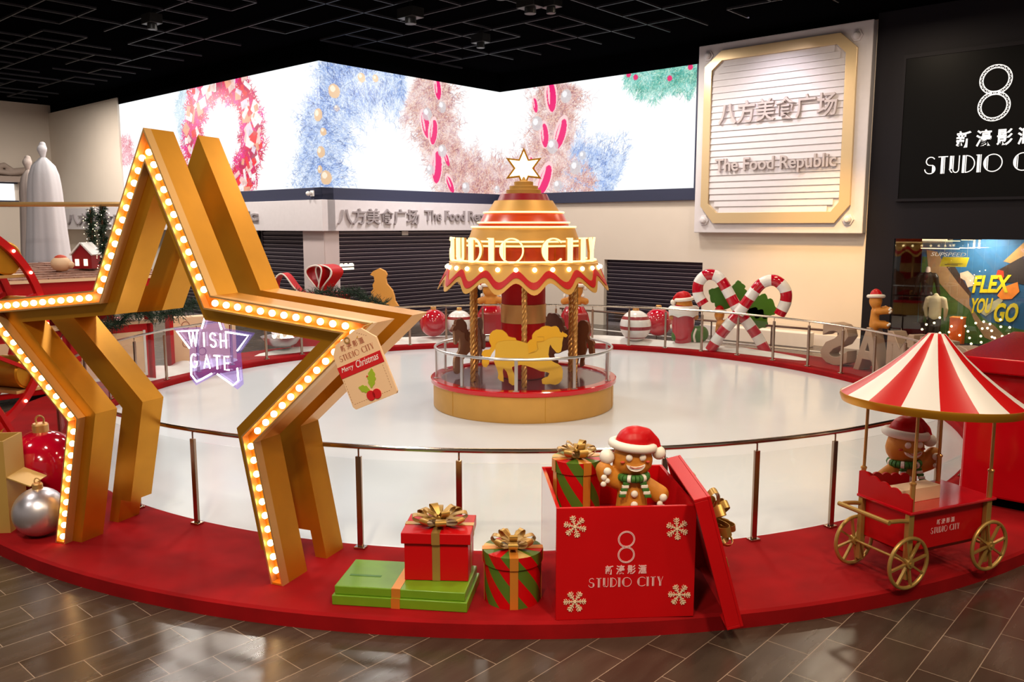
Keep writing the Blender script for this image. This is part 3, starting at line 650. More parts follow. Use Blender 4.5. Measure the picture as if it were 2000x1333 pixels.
flat('meadow', [(14.92, 2.61), (15.07, 2.61), (15.3, 2.08), (15.7, 1.7), (16.3, 1.2), (16.7, 0.9), (17.5, 0.75), (19.4, 0.75), (19.4, 0.27), (14.92, 0.27)], 0.005, 'p_green')
flat('rock', [(15.45, 2.36), (15.76, 2.38), (15.95, 2.06), (16.22, 1.66), (16.22, 1.5), (15.87, 1.8), (15.6, 2.14)], 0.009, 'p_rock')
flat('road', [(15.02, 2.8), (15.3, 2.75), (15.5, 2.42), (15.87, 1.92), (16.18, 1.57), (16.2, 1.32), (16.52, 0.9), (16.81, 0.83), (17.08, 0.58), (17.08, 0.4), (16.92, 0.35), (16.63, 0.47), (16.4, 0.8), (16.21, 1.2), (15.72, 1.54), (15.4, 1.9), (15.1, 2.26)], 0.013, 'p_road')
flat('stacked_slabs', [(15.91, 2.18), (16.1, 2.25), (16.27, 2.1), (16.25, 1.85), (16.13, 1.8), (16.05, 1.98), (15.93, 2.05)], 0.017, 'p_stack')
flat('jacket', [(16.86, 2.32), (17.29, 2.62), (17.5, 2.75), (18.1, 2.75), (18.2, 1.82), (17.2, 1.98), (16.97, 1.97), (16.8, 2.14)], 0.017, 'p_dark')
flat('jacket_patch', [(16.82, 2.30), (16.95, 2.28), (16.98, 2.12), (16.88, 2.02), (16.78, 2.12)], 0.021, 'p_red')
flat('glove', [(16.98, 1.85), (17.3, 2.0), (17.36, 1.75), (17.2, 1.55), (16.95, 1.52), (16.85, 1.62)], 0.021, 'p_orange')
flat('shoe_sole', [(16.5, 1.12), (16.66, 1.38), (16.9, 1.55), (17.0, 1.5), (16.86, 1.28), (16.62, 1.05)], 0.020, 'p_sole')
m = MB(); SH = Matrix(((1, 0.12, 0, 0), (0.06, 1, 0, 0), (0, 0, 1, 0), (0, 0, 0, 1)))
for txt, x, y, h, w_ in (('FLEX', 16.24, 1.66, 0.47, 0.86), ('YOU', 16.20, 1.10, 0.42, 0.52), ('GO', 16.78, 0.90, 0.52, 0.56)): add_text(m, txt, h, 0.008, TR(x-14.9, y-0.26, 0.022) @ SH, width=w_, bold=0.035)
m.build('slogan', 'p_yellow', po, smooth=0)
ys = thing('hanging_board', 'yellow slanted board hanging under the shop name in the window', 'sign', WR @ TR(15.62, 2.39, -0.35))
MB().prism([(0, 0), (0.64, 0), (0.70, 0.25), (0.07, 0.25)], 0, 0.03).build('board', 'p_yellow', ys, smooth=0)
MB().bx(0.13, 0.45, 0.04, 0.055, 0.03, 0.035).bx(0.18, 0.56, 0.08, 0.09, 0.03, 0.035).build('fine_print', 'p_rock', ys, smooth=0)
MB().cyl((0.1, 0.25, 0.01), (0.1, 0.86, 0.01), 0.004, 6).cyl((0.65, 0.25, 0.01), (0.65, 0.86, 0.01), 0.004, 6).build('wire', 'steel', ys)
m = MB(WR @ TR(15.47, 2.67, -0.028)); add_text(m, 'SUPSPEED', 0.10, 0.008, Matrix.Identity(4), width=0.84, shear=0.25)
tag(m.build('window_lettering', 'white', smooth=0), 'thin pale SUPSPEED lettering on the shop glass above the yellow board', 'lettering')
lt = thing('light_bar', 'warm linear ceiling lights along the top of the shop window', 'light', WR @ TR(15.1, 2.85, -0.45))
M['warm_line'] = mat('warm_linear_light', (1, .9, .7), 0.4, emit=(1.0, 0.74, 0.38), strength=2.2)
MB().bx(0, 0.95, 0, 0.018, 0, 0.03).bx(0.95, 1.28, 0.025, 0.04, 0, 0.03).bx(0.02, 0.64, 0.235, 0.255, 0, 0.03).bx(0.02, 0.95, 0.205, 0.22, 0, 0.03).bx(0.98, 1.25, 0.235, 0.25, 0, 0.03).bx(1.27, 1.31, 0.03, 0.25, 0, 0.03).bx(1.39, 1.43, 0.03, 0.25, 0, 0.03).build('light_strip', 'warm_line', lt, smooth=0)
MB().bx(-0.03, 1.45, 0.255, 0.30, -0.05, 0.04).bx(0.7, 0.74, 0.3, 0.45, -0.02, 0.02).build('track', 'black', lt, smooth=0)
# mannequins
mq = thing('mannequin', 'headless mannequin in a cream zip jacket standing in the shop window', 'mannequin', WR @ TR(15.53, 0.26, -0.55) @ RX(-PI/2))
M['jacket'] = mat('cream_jacket_cloth', (0.74, 0.66, 0.44), 0.8, bump=0.4, bscale=14)
blob('jacket', [((0, 0, 0.80), (0, 0, 1.18), .165, .17, .64), ((-0.16, 0, 1.24), (0.16, 0, 1.24), .075, .075, .8), ((0, 0, 1.27), (0, 0, 1.335), .075, .062, .9), ((-0.2, 0, 1.22), (-0.26, 0.02, 0.98), .075, .062, 1), ((-0.26, 0.02, 0.98), (-0.23, 0.08, 0.76), .062, .048, 1), ((0.2, 0, 1.22), (0.26, 0.02, 0.98), .075, .062, 1), ((0.26, 0.02, 0.98), (0.24, 0.08, 0.78), .062, .048, 1)], 'jacket', mq, 0.014, 4)
blob('trousers', [((-0.08, 0, 0.66), (-0.10, 0, 0.06), .095, .06, .8), ((0.08, 0, 0.66), (0.10, 0, 0.06), .095, .06, .8), ((-0.05, 0, .68), (0.05, 0, .68), .10, .10, .7)], 'black_plastic', mq, 0.016, 3)
for s in (-1, 1): blob('hand', [((s*0.225, 0.10, 0.75), (s*0.22, 0.13, 0.66), .038, .022, .7)], 'white', mq, 0.01, 2)
md = thing('mannequin', 'dark clothed mannequin in the shadow at the left edge of the shop window', 'mannequin', WR @ TR(15.16, 0.75, -1.0) @ RX(-PI/2))
blob('body', [((0, 0, .85), (0, 0, 1.3), .15, .17, .6), ((-.09, 0, .8), (-.1, 0, .06), .11, .06, .9), ((.09, 0, .8), (.1, 0, .06), .11, .06, .9), ((-.18, 0, 1.35), (.18, 0, 1.35), .08, .08, .8), ((.22, 0, 1.3), (.30, .05, .85), .07, .045, 1), ((-.22, 0, 1.3), (-.30, .05, .85), .07, .045, 1)], 'black_plastic', md, 0.016, 3)
MB().bx(-0.25, 0.25, -0.2, 0.2, -0.49, 0.02).build('plinth', 'shop_wall', md, smooth=0)
blob('collar', [((0, 0, 1.46), (0, 0, 1.54), .07, .06, 1)], 'plaster_warm', md, 0.012, 2)
ob = thing('display_plinth', 'tall orange plinth in the shop window behind the striped cart', 'plinth', WR @ TR(16.12, 0.26, -0.5))
M['orange'] = mat('orange_laminate', (0.72, 0.11, 0.01), 0.35)
MB().bx(-0.16, 0.16, 0, 0.77, -0.16, 0.16).build('body', 'orange', ob, smooth=0, bevel=0.006); MB().bx(-0.17, 0.17, 0.77, 0.79, -0.17, 0.17).build('top', 'p_orange', ob, smooth=0)
for i, (x, y) in enumerate([(15.75, 1.03), (15.43, .82), (15.62, .88), (15.78, .62), (15.33, .68), (16.05, .82), (16.0, .66), (15.95, .5), (16.28, 1.06), (16.38, .85), (16.26, .6), (16.45, .72), (16.5, .55), (16.55, .4), (16.8, 1.0), (16.78, .82), (16.76, .62), (16.78, .46), (16.95, .95), (17.0, .78), (17.02, .62), (17.08, .6), (17.0, .42), (17.2, .9), (17.18, 1.08), (17.4, .9), (17.4, .72), (17.42, .58), (17.4, .42), (16.9, .84), (16.62, .95), (17.25, .66), (16.5, 2.2), (16.42, 2.05), (16.55, 2.12), (16.62, 2.3), (16.5, 1.98), (16.75, 2.33)]):
    if i == 0:
        M['fairy'] = mat('fairy_bulb', (1, .9, .6), .3, emit=(1.0, .80, .42), strength=5)
        fl = thing('light_dots', 'round warm bulbs standing in for light dots reflected in the shop window', 'lights', WR @ TR(15.3, 0.3, -0.20))  # bulbs added in place of reflections on the glass
        fm = MB()
        for k in range(9): xx = 0.1+k*0.26; fm.cyl((xx, 0.05, 0), (xx, 2.95, 0), 0.0007, 4)
        fm.build('wire', 'steel', fl); me0 = MB().ball((0, 0, 0), 0.030, 10); b0 = me0.build('bulb', 'fairy', fl, T=None)
        b0.location = (x-15.3, y-0.3, 0)
    else:
        c = b0.copy(); COL.objects.link(c); c.location = (x-15.3, y-0.3, 0); k = 0.4 if y > 1.5 else 1; c.scale = (k, k, k)
# ------------------------------------------------------------------ rink
def ring_pt(a, r, z=0.0):
    """a in degrees, 0 = towards the camera, positive to the right"""
    t = math.radians(a); return Vector((RC.x+r*math.sin(t), RC.y-r*math.cos(t), z))
pf = MB(Matrix.Translation(RC)).lathe([(RI, 0.0), (RI, 0.13), (RI+0.02, 0.15), (RO-0.03, 0.15), (RO, 0.13), (RO, 0.0), (RI, 0.0)], 160)
tag(pf.build('ring_platform', 'carpet', smooth=30), 'low red carpeted ring platform running round the ice rink', 'platform')
tag(MB(Matrix.Translation(RC)).lathe([(0, 0.0), (RI-0.01, 0.0), (RI-0.01, 0.03), (0, 0.03)], 128).build('ice_rink', 'ice', smooth=30), 'round white ice rink floor inside the red ring', 'rink')
RR = 7.83
rl = thing('rink_railing', 'curved metal and glass railing running all round the ice rink', 'railing', tuple(RC))
NP = 47; A0 = 18.35
M['rail'] = mat('polished_steel_rail', (0.50, 0.40, 0.31), 0.16, 1.0)
M['post'] = mat('polished_steel_post', (0.40, 0.30, 0.23), 0.20, 1.0)
MB().tube([tuple(ring_pt(i*3, RR, 1.23)-RC) for i in range(120)], 0.026, 10, closed=True).build('handrail', 'rail', rl)
pm = MB().bx(-0.030, 0.030, -0.018, 0.018, 0.17, 1.13).cyl((0, 0, 1.13), (0, 0, 1.22), 0.010, 8).build('post', 'post', None, bevel=0.004)
bm_ = MB().bx(-0.06, 0.06, -0.045, 0.045, 0.15, 0.172).build('base_plate', 'rail', None, bevel=0.004)
gw = 2*RR*math.sin(PI/NP)-0.10
gm = MB().bx(-gw/2, gw/2, -0.005, 0.005, 0.20, 1.10).build('glass_panel', 'glass', None, smooth=0)
for i in range(NP):
    a = A0+i*360/NP
    for src, aa, rr in ((pm, a, RR), (gm, a+180/NP, RR*math.cos(PI/NP))):
        o = src if i == 0 else src.copy()
        if i: COL.objects.link(o)
        o.parent = rl; o.location = ring_pt(aa, rr)-RC; o.rotation_euler = (0, 0, math.radians(aa))
        if src is pm:
            q = bm_ if i == 0 else bm_.copy()
            if i: COL.objects.link(q)
            q.parent = o
# ------------------------------------------------------------------ carousel
CAR = Vector((0.22, 16.0, 0.03))
ca = thing('carousel', 'gold and red carousel with lit deco lettering in the middle of the ice', 'carousel', tuple(CAR))
def cl(prof, name, mt, n=64, mats=None, par=None):
    return MB().lathe([(r, z-0.03) for r, z in prof], n, mats=mats).build(name, mt, par or ca)
dr = cl([(0, 0.03), (1.72, 0.03), (1.74, 0.06), (1.74, 0.50), (0, 0.50)], 'base_drum', 'gold_matte', 96)
m = MB()
for a in range(6): m.T = RZ(math.radians(a*60+12)); m.bx(-0.004, 0.004, -1.744, -1.738, 0.03, 0.47)
m.build('panel_seam', 'yellow_line', dr, smooth=0)
cl([(1.58, 0.50), (1.77, 0.50), (1.79, 0.52), (1.79, 0.585), (1.77, 0.60), (1.60, 0.60), (1.58, 0.57), (1.58, 0.50)], 'red_rim', 'red_gloss', 96)
cl([(0, 0.50), (1.59, 0.50), (1.59, 0.565), (0, 0.565)], 'deck', 'deck', 64)
cl([(0.40, 0.56), (0.42, 0.58), (0.42, 1.63)], 'column', 'red'); cl([(0.42, 1.63), (0.435, 1.635), (0.435, 1.985), (0.42, 1.99)], 'column_band', 'gold_lip'); cl([(0.42, 1.99), (0.42, 2.78), (0, 2.78)], 'column_head', 'red')
MB().tube([(1.70*math.sin(i*PI/40), 1.70*math.cos(i*PI/40), 1.135) for i in range(80)], 0.026, 10, closed=True).build('handrail', 'steel', ca)
for i in range(10):
    a = math.radians(-41+36*i); p = (1.70*math.sin(a), -1.70*math.cos(a))
    o = MB().bx(-0.03, 0.03, -0.012, 0.012, 0.56, 1.12).bx(-0.055, 0.055, -0.04, 0.04, 0.56, 0.58).build('post', 'steel', ca, T=None, smooth=0); o.location = (*p, 0); o.rotation_euler = (0, 0, a)
MB().lathe([(1.685, 0.60), (1.685, 1.08)], 80).build('glass_guard', 'glass', ca)
# skirt: flared canopy edge with sixteen lobes
NSK = 16*12
def skirt_pt(i, v, off=0.0):
    a = 2*PI*i/NSK; lobe = math.cos(16*a); zb = 2.37-0.10*lobe+0.0; zt = 2.79
    if v == 'b': z = zb
    elif v == 'r0': z = zb+0.095
    elif v == 'r1': z = zb+0.215
    else: z = zt
    r = 1.40+0.23*(zt-z)/0.5+0.012*lobe*(zt-z)+off; a += 0.10
    return (r*math.sin(a), -r*math.cos(a), z-0.03)
def band(v0, v1, off):
    m = MB(); vs = [skirt_pt(i, v, o) for o in (off, off-0.02) for v in (v0, v1) for i in range(NSK)]; fs = []
    for i in range(NSK):
        j = (i+1) % NSK; A, B, C2, D2 = 0, NSK, 2*NSK, 3*NSK
        fs += [(A+i, A+j, B+j, B+i), (C2+i, D2+i, D2+j, C2+j), (A+i, C2+i, C2+j, A+j), (B+i, B+j, D2+j, D2+i)]
    return m.add(vs, fs)
sk = band('b', 't', 0).build('canopy_skirt', 'gold_matte', ca)
band('r0', 'r1', 0.012).build('red_wave_band', 'red', sk)
cl([(0, 2.70), (1.36, 2.70), (1.42, 2.79), (1.40, 2.81), (1.0, 2.82)], 'canopy_top', 'gold_matte', 80)
bb = None
for i in range(28):
    a = 2*PI*i/28+0.12; p = (1.455*math.sin(a), -1.455*math.cos(a), 2.70-0.03)
    if bb is None: bb = o = MB().ball((0, 0, 0), 0.042, 12).build('bulb', 'bulb_c', ca)
    else: o = bb.copy(); COL.objects.link(o)
    o.location = p
# stepped roof
cl([(1.08, 2.81), (1.10, 2.82), (1.10, 3.07)], 'roof_tier', 'orange_red'); cl([(1.10, 3.07), (1.12, 3.08), (1.12, 3.18), (1.05, 3.20), (0.97, 3.42)], 'roof_tier', 'gold_matte')
cl([(0.86, 3.42), (0.85, 3.50), (0.83, 3.52), (0.74, 3.70)], 'roof_tier', 'orange_red'); cl([(0.74, 3.70), (0.68, 3.72), (0.55, 3.93), (0.50, 3.93)], 'roof_tier', 'gold_matte')
cl([(0.50, 3.92), (0.44, 4.05), (0.36, 4.06)], 'roof_tier', 'dark_red'); cl([(0.36, 4.05), (0.33, 4.05), (0.33, 4.13), (0.27, 4.14), (0.27, 4.20), (0.18, 4.21), (0.18, 4.28), (0.07, 4.30), (0.05, 4.38), (0, 4.38)], 'roof_finial', 'gold_matte')
for i in range(12):
    a = 2*PI*i/12
    o = MB().bx(-0.005, 0.005, -1.104, -1.098, 2.80, 3.04).build('tier_seam', 'gold', ca, smooth=0); o.rotation_euler = (0, 0, a)
for r, z in ((1.37, 2.83), (1.125, 3.10), (1.125, 3.18), (0.985, 3.44), (0.865, 3.52), (0.755, 3.71)):
    MB().tube([(r*math.sin(i*PI/36), r*math.cos(i*PI/36), z-0.03) for i in range(72)], 0.016, 8, closed=True).build('neon_ring', 'neon_warm', ca)
for ch, a in zip('STUDIOCITY', (-92, -73, -57, -39.5, -25, -9.5, 20, 36, 50, 64)):
    m = MB(); w = deco_width(ch, 0.44); deco(m, ch, 0.44, -0.02, 0.02, T=TR(-w/2, 0, 0), m=0, boost=1.1)
    o = m.build('neon_letter', 'neon_letter', ca, smooth=0); o.matrix_basis = RZ(math.radians(a)) @ Matrix(((1, 0, 0, 0), (0, 0, -1, -1.38), (0, 1, 0, 2.78), (0, 0, 0, 1)))
    k = MB(); deco(k, ch, 0.44, -0.07, -0.021, T=TR(-w/2, 0, 0), boost=0.9); k.build('letter_return', 'gold_lip', o, smooth=0)
# star topper
SP = [((0.385 if i % 2 == 0 else 0.19)*math.sin(PI*i/6), (0.385 if i % 2 == 0 else 0.19)*math.cos(PI*i/6)) for i in range(12)]
m = MB(Matrix(((1, 0, 0, 0), (0, 0, -1, 0), (0, 1, 0, 4.50), (0, 0, 0, 1)))); m.prism([(x, y) for x, y in SP], -0.05, 0.04)
ts = m.build('star_topper', 'gold', ca, smooth=0)
M['star_face'] = mat('lit_star_face', (1, .95, .8), 0.4, emit=(1.0, 0.86, 0.55), strength=1.6)
m = MB(Matrix(((1, 0, 0, 0), (0, 0, -1, 0), (0, 1, 0, 4.50), (0, 0, 0, 1)))); m.prism([(x*0.80, y*0.80) for x, y in SP], 0.04, 0.052); m.build('lit_face', 'star_face', ts, smooth=0)
# twisted poles
for i in range(6):
    a = math.radians(i*60); m = MB()
    for k in range(3):
        m.tube([(0.026*math.cos(t*0.62+k*2.094), 0.026*math.sin(t*0.62+k*2.094), 0.56+t*0.03) for t in range(66)], 0.030, 7)
    o = m.build('twisted_pole', 'rope', ca); o.location = (1.1*math.sin(a), -1.1*math.cos(a), -0.03)
    if i == 3: o.location.y += 0.0
# flat horses (outline in metres, origin on the pole, facing right)
def H(L, k=0.00155): return [((x-940)*k, (1010-y)*k) for x, y in L]
BODY = H([(640, 520), (700, 512), (770, 505), (840, 510), (900, 525), (975, 548), (1040, 520), (1090, 470), (1150, 430), (1210, 400), (1260, 385), (1300, 372), (1330, 385), (1345, 400), (1362, 425), (1385, 440), (1390, 480), (1378, 540), (1378, 575), (1365, 640), (1340, 658), (1310, 655), (1290, 630), (1262, 600), (1240, 560), (1228, 600), (1220, 680), (1238, 740), (1290, 775), (1330, 790), (1372, 820), (1388, 870), (1385, 950), (1370, 990), (1340, 1020), (1300, 1035), (1240, 1025), (1190, 1030), (1150, 1022), (1143, 975), (1165, 958), (1215, 940), (1232, 900), (1205, 885), (1130, 875), (1040, 835), (960, 808), (900, 800), (830, 812), (800, 825), (800, 850), (822, 900), (830, 960), (832, 1040), (800, 1040), (762, 1010), (752, 930), (735, 880), (700, 840), (690, 880), (700, 940), (700, 1000), (660, 985), (632, 955), (640, 910), (625, 850), (600, 790), (585, 740), (600, 700), (605, 640), (600, 580)])
MANE = H([(975, 545), (1005, 510), (1030, 500), (1030, 455), (1045, 430), (1075, 400), (1110, 385), (1140, 360), (1180, 345), (1220, 348), (1250, 358), (1280, 350), (1310, 350), (1335, 370), (1345, 392), (1352, 420), (1375, 425), (1380, 405), (1392, 425), (1425, 440), (1440, 458), (1420, 478), (1392, 470), (1360, 480), (1300, 470), (1250, 480), (1200, 500), (1170, 520), (1085, 540), (1085, 600), (1050, 640), (990, 665), (985, 600)])
RUMP = H([(535, 470), (545, 440), (575, 405), (620, 388), (690, 395), (735, 430), (760, 470), (800, 480), (840, 487), (850, 515), (760, 510), (700, 515), (640, 525), (610, 560), (600, 620), (570, 660), (540, 720), (530, 790), (500, 830), (465, 820), (450, 790), (452, 740), (470, 700), (445, 680), (455, 645), (480, 628), (540, 620), (560, 580), (535, 525)])
def horse(a, c1, c2, flip=False, line='yellow_line'):
    T = RZ(math.radians(a)) @ Matrix(((1, 0, 0, 0), (0, 0, -1, -1.16), (0, 1, 0, 0.66-0.03), (0, 0, 0, 1)))
    if flip: T = T @ Matrix.Diagonal((-1, 1, 1, 1))
    m = MB(T); m.prism(BODY, -0.02, 0.02); h = m.build('horse', c1, ca, smooth=0)
    m = MB(T); m.prism(MANE, -0.028, 0.028); m.build('mane', c2, h, smooth=0)
    m = MB(T); m.prism(RUMP, -0.028, 0.028); m.build('tail', c2, h, smooth=0)
    m = MB(T); m.ribbon(H([(1090, 470), (1165, 470), (1165, 520), (1085, 525), (1085, 560), (1100, 610), (1080, 640), (990, 665)]), 0.006, 0.03, 0.032); m.build('outline_mark', line, h, smooth=0)
horse(0, 'yellow_horse', 'yellow_mane')
horse(128, 'brown_horse', 'brown_horse', line='brown_horse')
horse(-112, 'tan_horse', 'brown_horse', line='brown_horse')
# ------------------------------------------------------------------ the big star gate
SO = Vector((-3.429, 7.895, 0)); SYAW = -0.383
SX = Vector((math.cos(SYAW), math.sin(SYAW), 0)); SF = frame(SO, SX)      # local x along the face, y away from the viewer, z up
ZB = 0.15
PO = [(-1.497, ZB), (-1.193, 1.480), (-2.44, 2.66), (-0.722, 2.835), (0.045, 4.355), (0.729, 2.828), (2.43, 2.648), (1.150, 1.488), (1.410, ZB)]
def offs(P, d):
    """offset the open outline to its right (inwards), keeping both feet at their own height"""
    n = len(P); out = []
    nor = []
    for i in range(n-1):
        dx, dy = P[i+1][0]-P[i][0], P[i+1][1]-P[i][1]; l = math.hypot(dx, dy); nor.append((dy/l, -dx/l, dx/l, dy/l))
    for i in range(n):
        if i == 0 or i == n-1:
            a = nor[0] if i == 0 else nor[-1]; x, y = P[i][0]+a[0]*d, P[i][1]+a[1]*d; t = (P[i][1]-y)/a[3]; out.append((x+a[2]*t, y+a[3]*t))
        else:
            a, b = nor[i-1], nor[i]; den = a[2]*b[3]-a[3]*b[2]
            p = (P[i-1][0]+a[0]*d, P[i-1][1]+a[1]*d); q = (P[i][0]+b[0]*d, P[i][1]+b[1]*d)
            t = ((q[0]-p[0])*b[3]-(q[1]-p[1])*b[2])/den; out.append((p[0]+a[2]*t, p[1]+a[3]*t))
    return out
def at_height(A, B, z): t = (z-A[1])/(B[1]-A[1]); return (A[0]+(B[0]-A[0])*t, z)
def strip(mb, P, Q, y0, y1, m=0):
    n = len(P); vs = [(x, y, z) for y in (y0, y1) for L in (P, Q) for x, z in L]; fs = []
    for i in range(n-1):
        fs += [(i, i+1, n+i+1, n+i), (2*n+i, 3*n+i, 3*n+i+1, 2*n+i+1), (i, 2*n+i, 2*n+i+1, i+1), (n+i, n+i+1, 3*n+i+1, 3*n+i)]
    fs += [(0, n, 3*n, 2*n), (n-1, 3*n-1, 4*n-1, 2*n-1)]
    mb.add(vs, fs, m)
W1, W2 = 0.135, 0.255
P0_, P1_, P2_, P3_, P4_ = PO, offs(PO, 0.016), offs(PO, W1-0.016), offs(PO, W1), offs(PO, W2)
def clip_feet(P, z0=0.42, z1=0.42): return [at_height(P[0], P[1], z0) if z0 else P[0]]+P[1:-1]+[at_height(P[-1], P[-2], z1) if z1 else P[-1]]
st = thing('star_gate', 'giant gold star gate outlined with glowing marquee bulbs, front of the pair', 'star', SF)
m = MB(); strip(m, P0_, P3_, 0.09, 0.375); strip(m, clip_feet(P3_, None), clip_feet(P4_, None), 0.10, 0.375); m.build('frame', 'gold', st, smooth=0)
m = MB(); strip(m, P0_, P1_, 0.0, 0.09); strip(m, P2_, P3_, 0.0, 0.09); m.build('channel_lip', 'gold_lip', st, smooth=0)
m = MB(); strip(m, P1_, P2_, 0.075, 0.089)
for E_ in (0, -1):
    a, b = P1_[E_], P2_[E_]; m.bx(min(a[0], b[0]), max(a[0], b[0]), 0.0, 0.075, ZB+0.002, ZB+0.02)
m.build('channel', 'channel', st, smooth=0)
MID = offs(PO, W1*0.5); me_b = None; rest = MB(); nb = 0
m = MB()
for i in range(8):
    a, b = Vector((*MID[i], 0)), Vector((*MID[i+1], 0)); L = (b-a).length
    lo = 0.07; n = round((L-lo)/0.1265)
    for k in range(n):
        p = a.lerp(b, (lo+k*(L-lo)/n)/L)
        if p.x < -2.05 or nb >= 98: rest.ball((p.x, 0.028, p.y), 0.031, 12); continue
        nb += 1
        if me_b is None: me_b = o = MB().ball((0, 0, 0), 0.031, 14).build('bulb', 'bulb', st)
        else: o = me_b.copy(); COL.objects.link(o); o.parent = st
        o.location = (p.x, 0.028, p.y)
if rest.v: rest.build('more_bulbs', 'bulb', st, kind='stuff')
s2 = thing('star_arch', 'plain gold star arch without bulbs, standing behind the bulb-lit star', 'star', SF @ TR(0, 0.70, 0))
m = MB(); strip(m, PO, offs(PO, 0.13), 0.0, 0.30); strip(m, clip_feet(offs(PO, 0.13)), clip_feet(offs(PO, 0.27)), 0.0, 0.30); m.build('frame', 'gold', s2, smooth=0)
# neon wish gate sign hung between the stars
wg = thing('neon_sign', 'white neon WISH GATE sign on a star shaped clear violet panel', 'neon sign', SF @ TR(0.24, 0.55, 2.12))
OUTL = [(0.02, 0.72), (0.16, 0.33), (0.52, 0.30), (0.34, 0.10), (0.355, -0.22), (0.28, -0.28), (0.02, -0.145), (-0.245, -0.275), (-0.32, -0.20), (-0.305, 0.09), (-0.50, 0.30), (-0.14, 0.33)]
XF = Matrix(((1, 0, 0, 0), (0, 0, -1, 0), (0, 1, 0, 0), (0, 0, 0, 1)))      # local xy drawing, z towards the viewer
MB(XF).prism(OUTL, -0.006, 0.0).build('clear_panel', 'acrylic', wg, smooth=0)
def tubes(mb, L, r, z=0.02):
    for l in L: mb.tube([(x, y, z) for x, y in l], r, 8)
m = MB(XF); sc = [(x*0.88, y*0.88+0.01) for x, y in OUTL]
def part_line(a, b, t0, t1): return [(a[0]+(b[0]-a[0])*t, a[1]+(b[1]-a[1])*t) for t in (t0, t1)]
tubes(m, [part_line(sc[0], sc[1], .1, .95), part_line(sc[11], sc[0], .05, .9), [part_line(sc[1], sc[2], .12, 1)[0], sc[2], part_line(sc[2], sc[3], 0, .9)[1]],
          [part_line(sc[3], sc[4], .55, 1)[0], sc[4], sc[5], part_line(sc[5], sc[6], 0, .85)[1]], [part_line(sc[6], sc[7], .15, 1)[0], sc[7], sc[8], part_line(sc[8], sc[9], 0, .5)[1]],
          [part_line(sc[9], sc[10], .1, 1)[0], sc[10], part_line(sc[10], sc[11], 0, .88)[1]]], 0.0085)
m.build('star_tube', 'neon_white', wg)
GL = {'W': [[(0, 1), (.2, 0), (.4, .95), (.6, 0), (.8, 1)]], 'I': [[(0, 0), (0, 1)]], 'S': [arc(.3, .74, .26, .24, 20, 270, 9)+arc(.3, .26, .26, .24, 90, -160, 9)], 'H': [[(0, 0), (0, 1)], [(.5, 0), (.5, 1)], [(0, .5), (.5, .5)]],
      'G': [arc(.32, .5, .32, .5, 50, 330, 14)+[(.62, .45), (.36, .45)]], 'A': [[(0, 0), (.3, 1), (.6, 0)], [(.1, .34), (.5, .34)]], 'T': [[(0, 1), (.6, 1)], [(.3, 1), (.3, 0)]], 'E': [[(.45, 1), (0, 1), (0, 0), (.45, 0)], [(0, .5), (.42, .5)]]}
m = MB(XF)
for word, x, y, h, dxs in (('WISH', -0.285, 0.135, 0.145, (0, .19, .265, .40)), ('GATE', -0.275, -0.085, 0.135, (0, .165, .295, .425))):
    for ch, dx in zip(word, dxs): tubes(m, [[(x+dx+a*h*0.92, y+b*h) for a, b in l] for l in GL[ch]], 0.0075)
m.build('neon_lettering', 'neon_white', wg)
m = MB(); m.cyl((-0.06, -0.005, 0.5), (-0.10, -0.005, 0.92), 0.004, 6).cyl((0.10, -0.005, 0.5), (0.14, -0.005, 0.90), 0.004, 6); m.build('hanging_wire', 'steel', wg)
# gift tag on the right tip of the star
tg = thing('gift_tag', 'big peach Merry Christmas gift tag hung on the right tip of the star', 'tag', SF @ TR(2.43, -0.12, 2.27))
def tl(L): return [(x-2.43, z-2.27) for x, z in L]
TO = tl([(2.34, 2.60), (2.403, 2.622), (2.547, 2.557), (2.596, 2.447), (2.737, 2.119), (2.732, 2.098), (2.340, 1.928), (2.312, 1.945), (2.169, 2.276), (2.129, 2.374), (2.155, 2.464)])
MB(XF).prism(TO, 0, 0.022).build('tag_board', 'peach', tg, smooth=0, bevel=0.004)
TA = math.atan2(2.447-2.27, 2.583-2.169); TB = XF @ TR(2.169-2.43, 2.27-2.27, 0.022) @ RZ(TA)
MB(XF).prism(tl([(2.167, 2.27), (2.585, 2.449), (2.625, 2.357), (2.209, 2.178)]), 0.022, 0.025).build('red_band', 'tag_red', tg, smooth=0)
m = MB(); add_text(m, 'Merry', 0.052, 0.002, TB @ TR(0.03, -0.065, 0.003), shear=0.35, width=0.13); add_text(m, 'Christmas', 0.060, 0.002, TB @ TR(0.185, -0.062, 0.003), shear=0.35, width=0.235); m.build('greeting', 'white', tg, smooth=0)
m = MB(); add_text(m, '\u65b0 \u6fe0 \u5f71 \u6ed9', 0.055, 0.002, TB @ TR(0.10, 0.108, 0), width=0.24, bold=0.02); deco(m, 'STUDIO CITY', 0.050, 0, 0.002, gap=0.12, T=TB @ TR(0.05, 0.035, 0)); m.build('lettering', 'tag_ink', tg, smooth=0)
m = MB()
for k in range(16): m.prism(rect(0.03+k*0.024, 0.043+k*0.024, -0.338, -0.335), 0, 0.001, 0, TB)
for k in range(9): m.prism(rect(0.015, 0.018, -0.13-k*0.024, -0.117-k*0.024), 0, 0.001, 0, TB); m.prism(rect(0.425, 0.428, -0.13-k*0.024, -0.117-k*0.024), 0, 0.001, 0, TB)
for k in range(5): m.prism(rect(0.06+k*0.018, 0.072+k*0.018, 0.195+0.004*k, 0.198+0.004*k), 0, 0.001, 0, TB); m.prism(rect(0.30+k*0.018, 0.312+k*0.018, 0.205-0.012*k, 0.208-0.012*k), 0, 0.001, 0, TB)
m.build('stitching', 'stitch', tg, smooth=0)
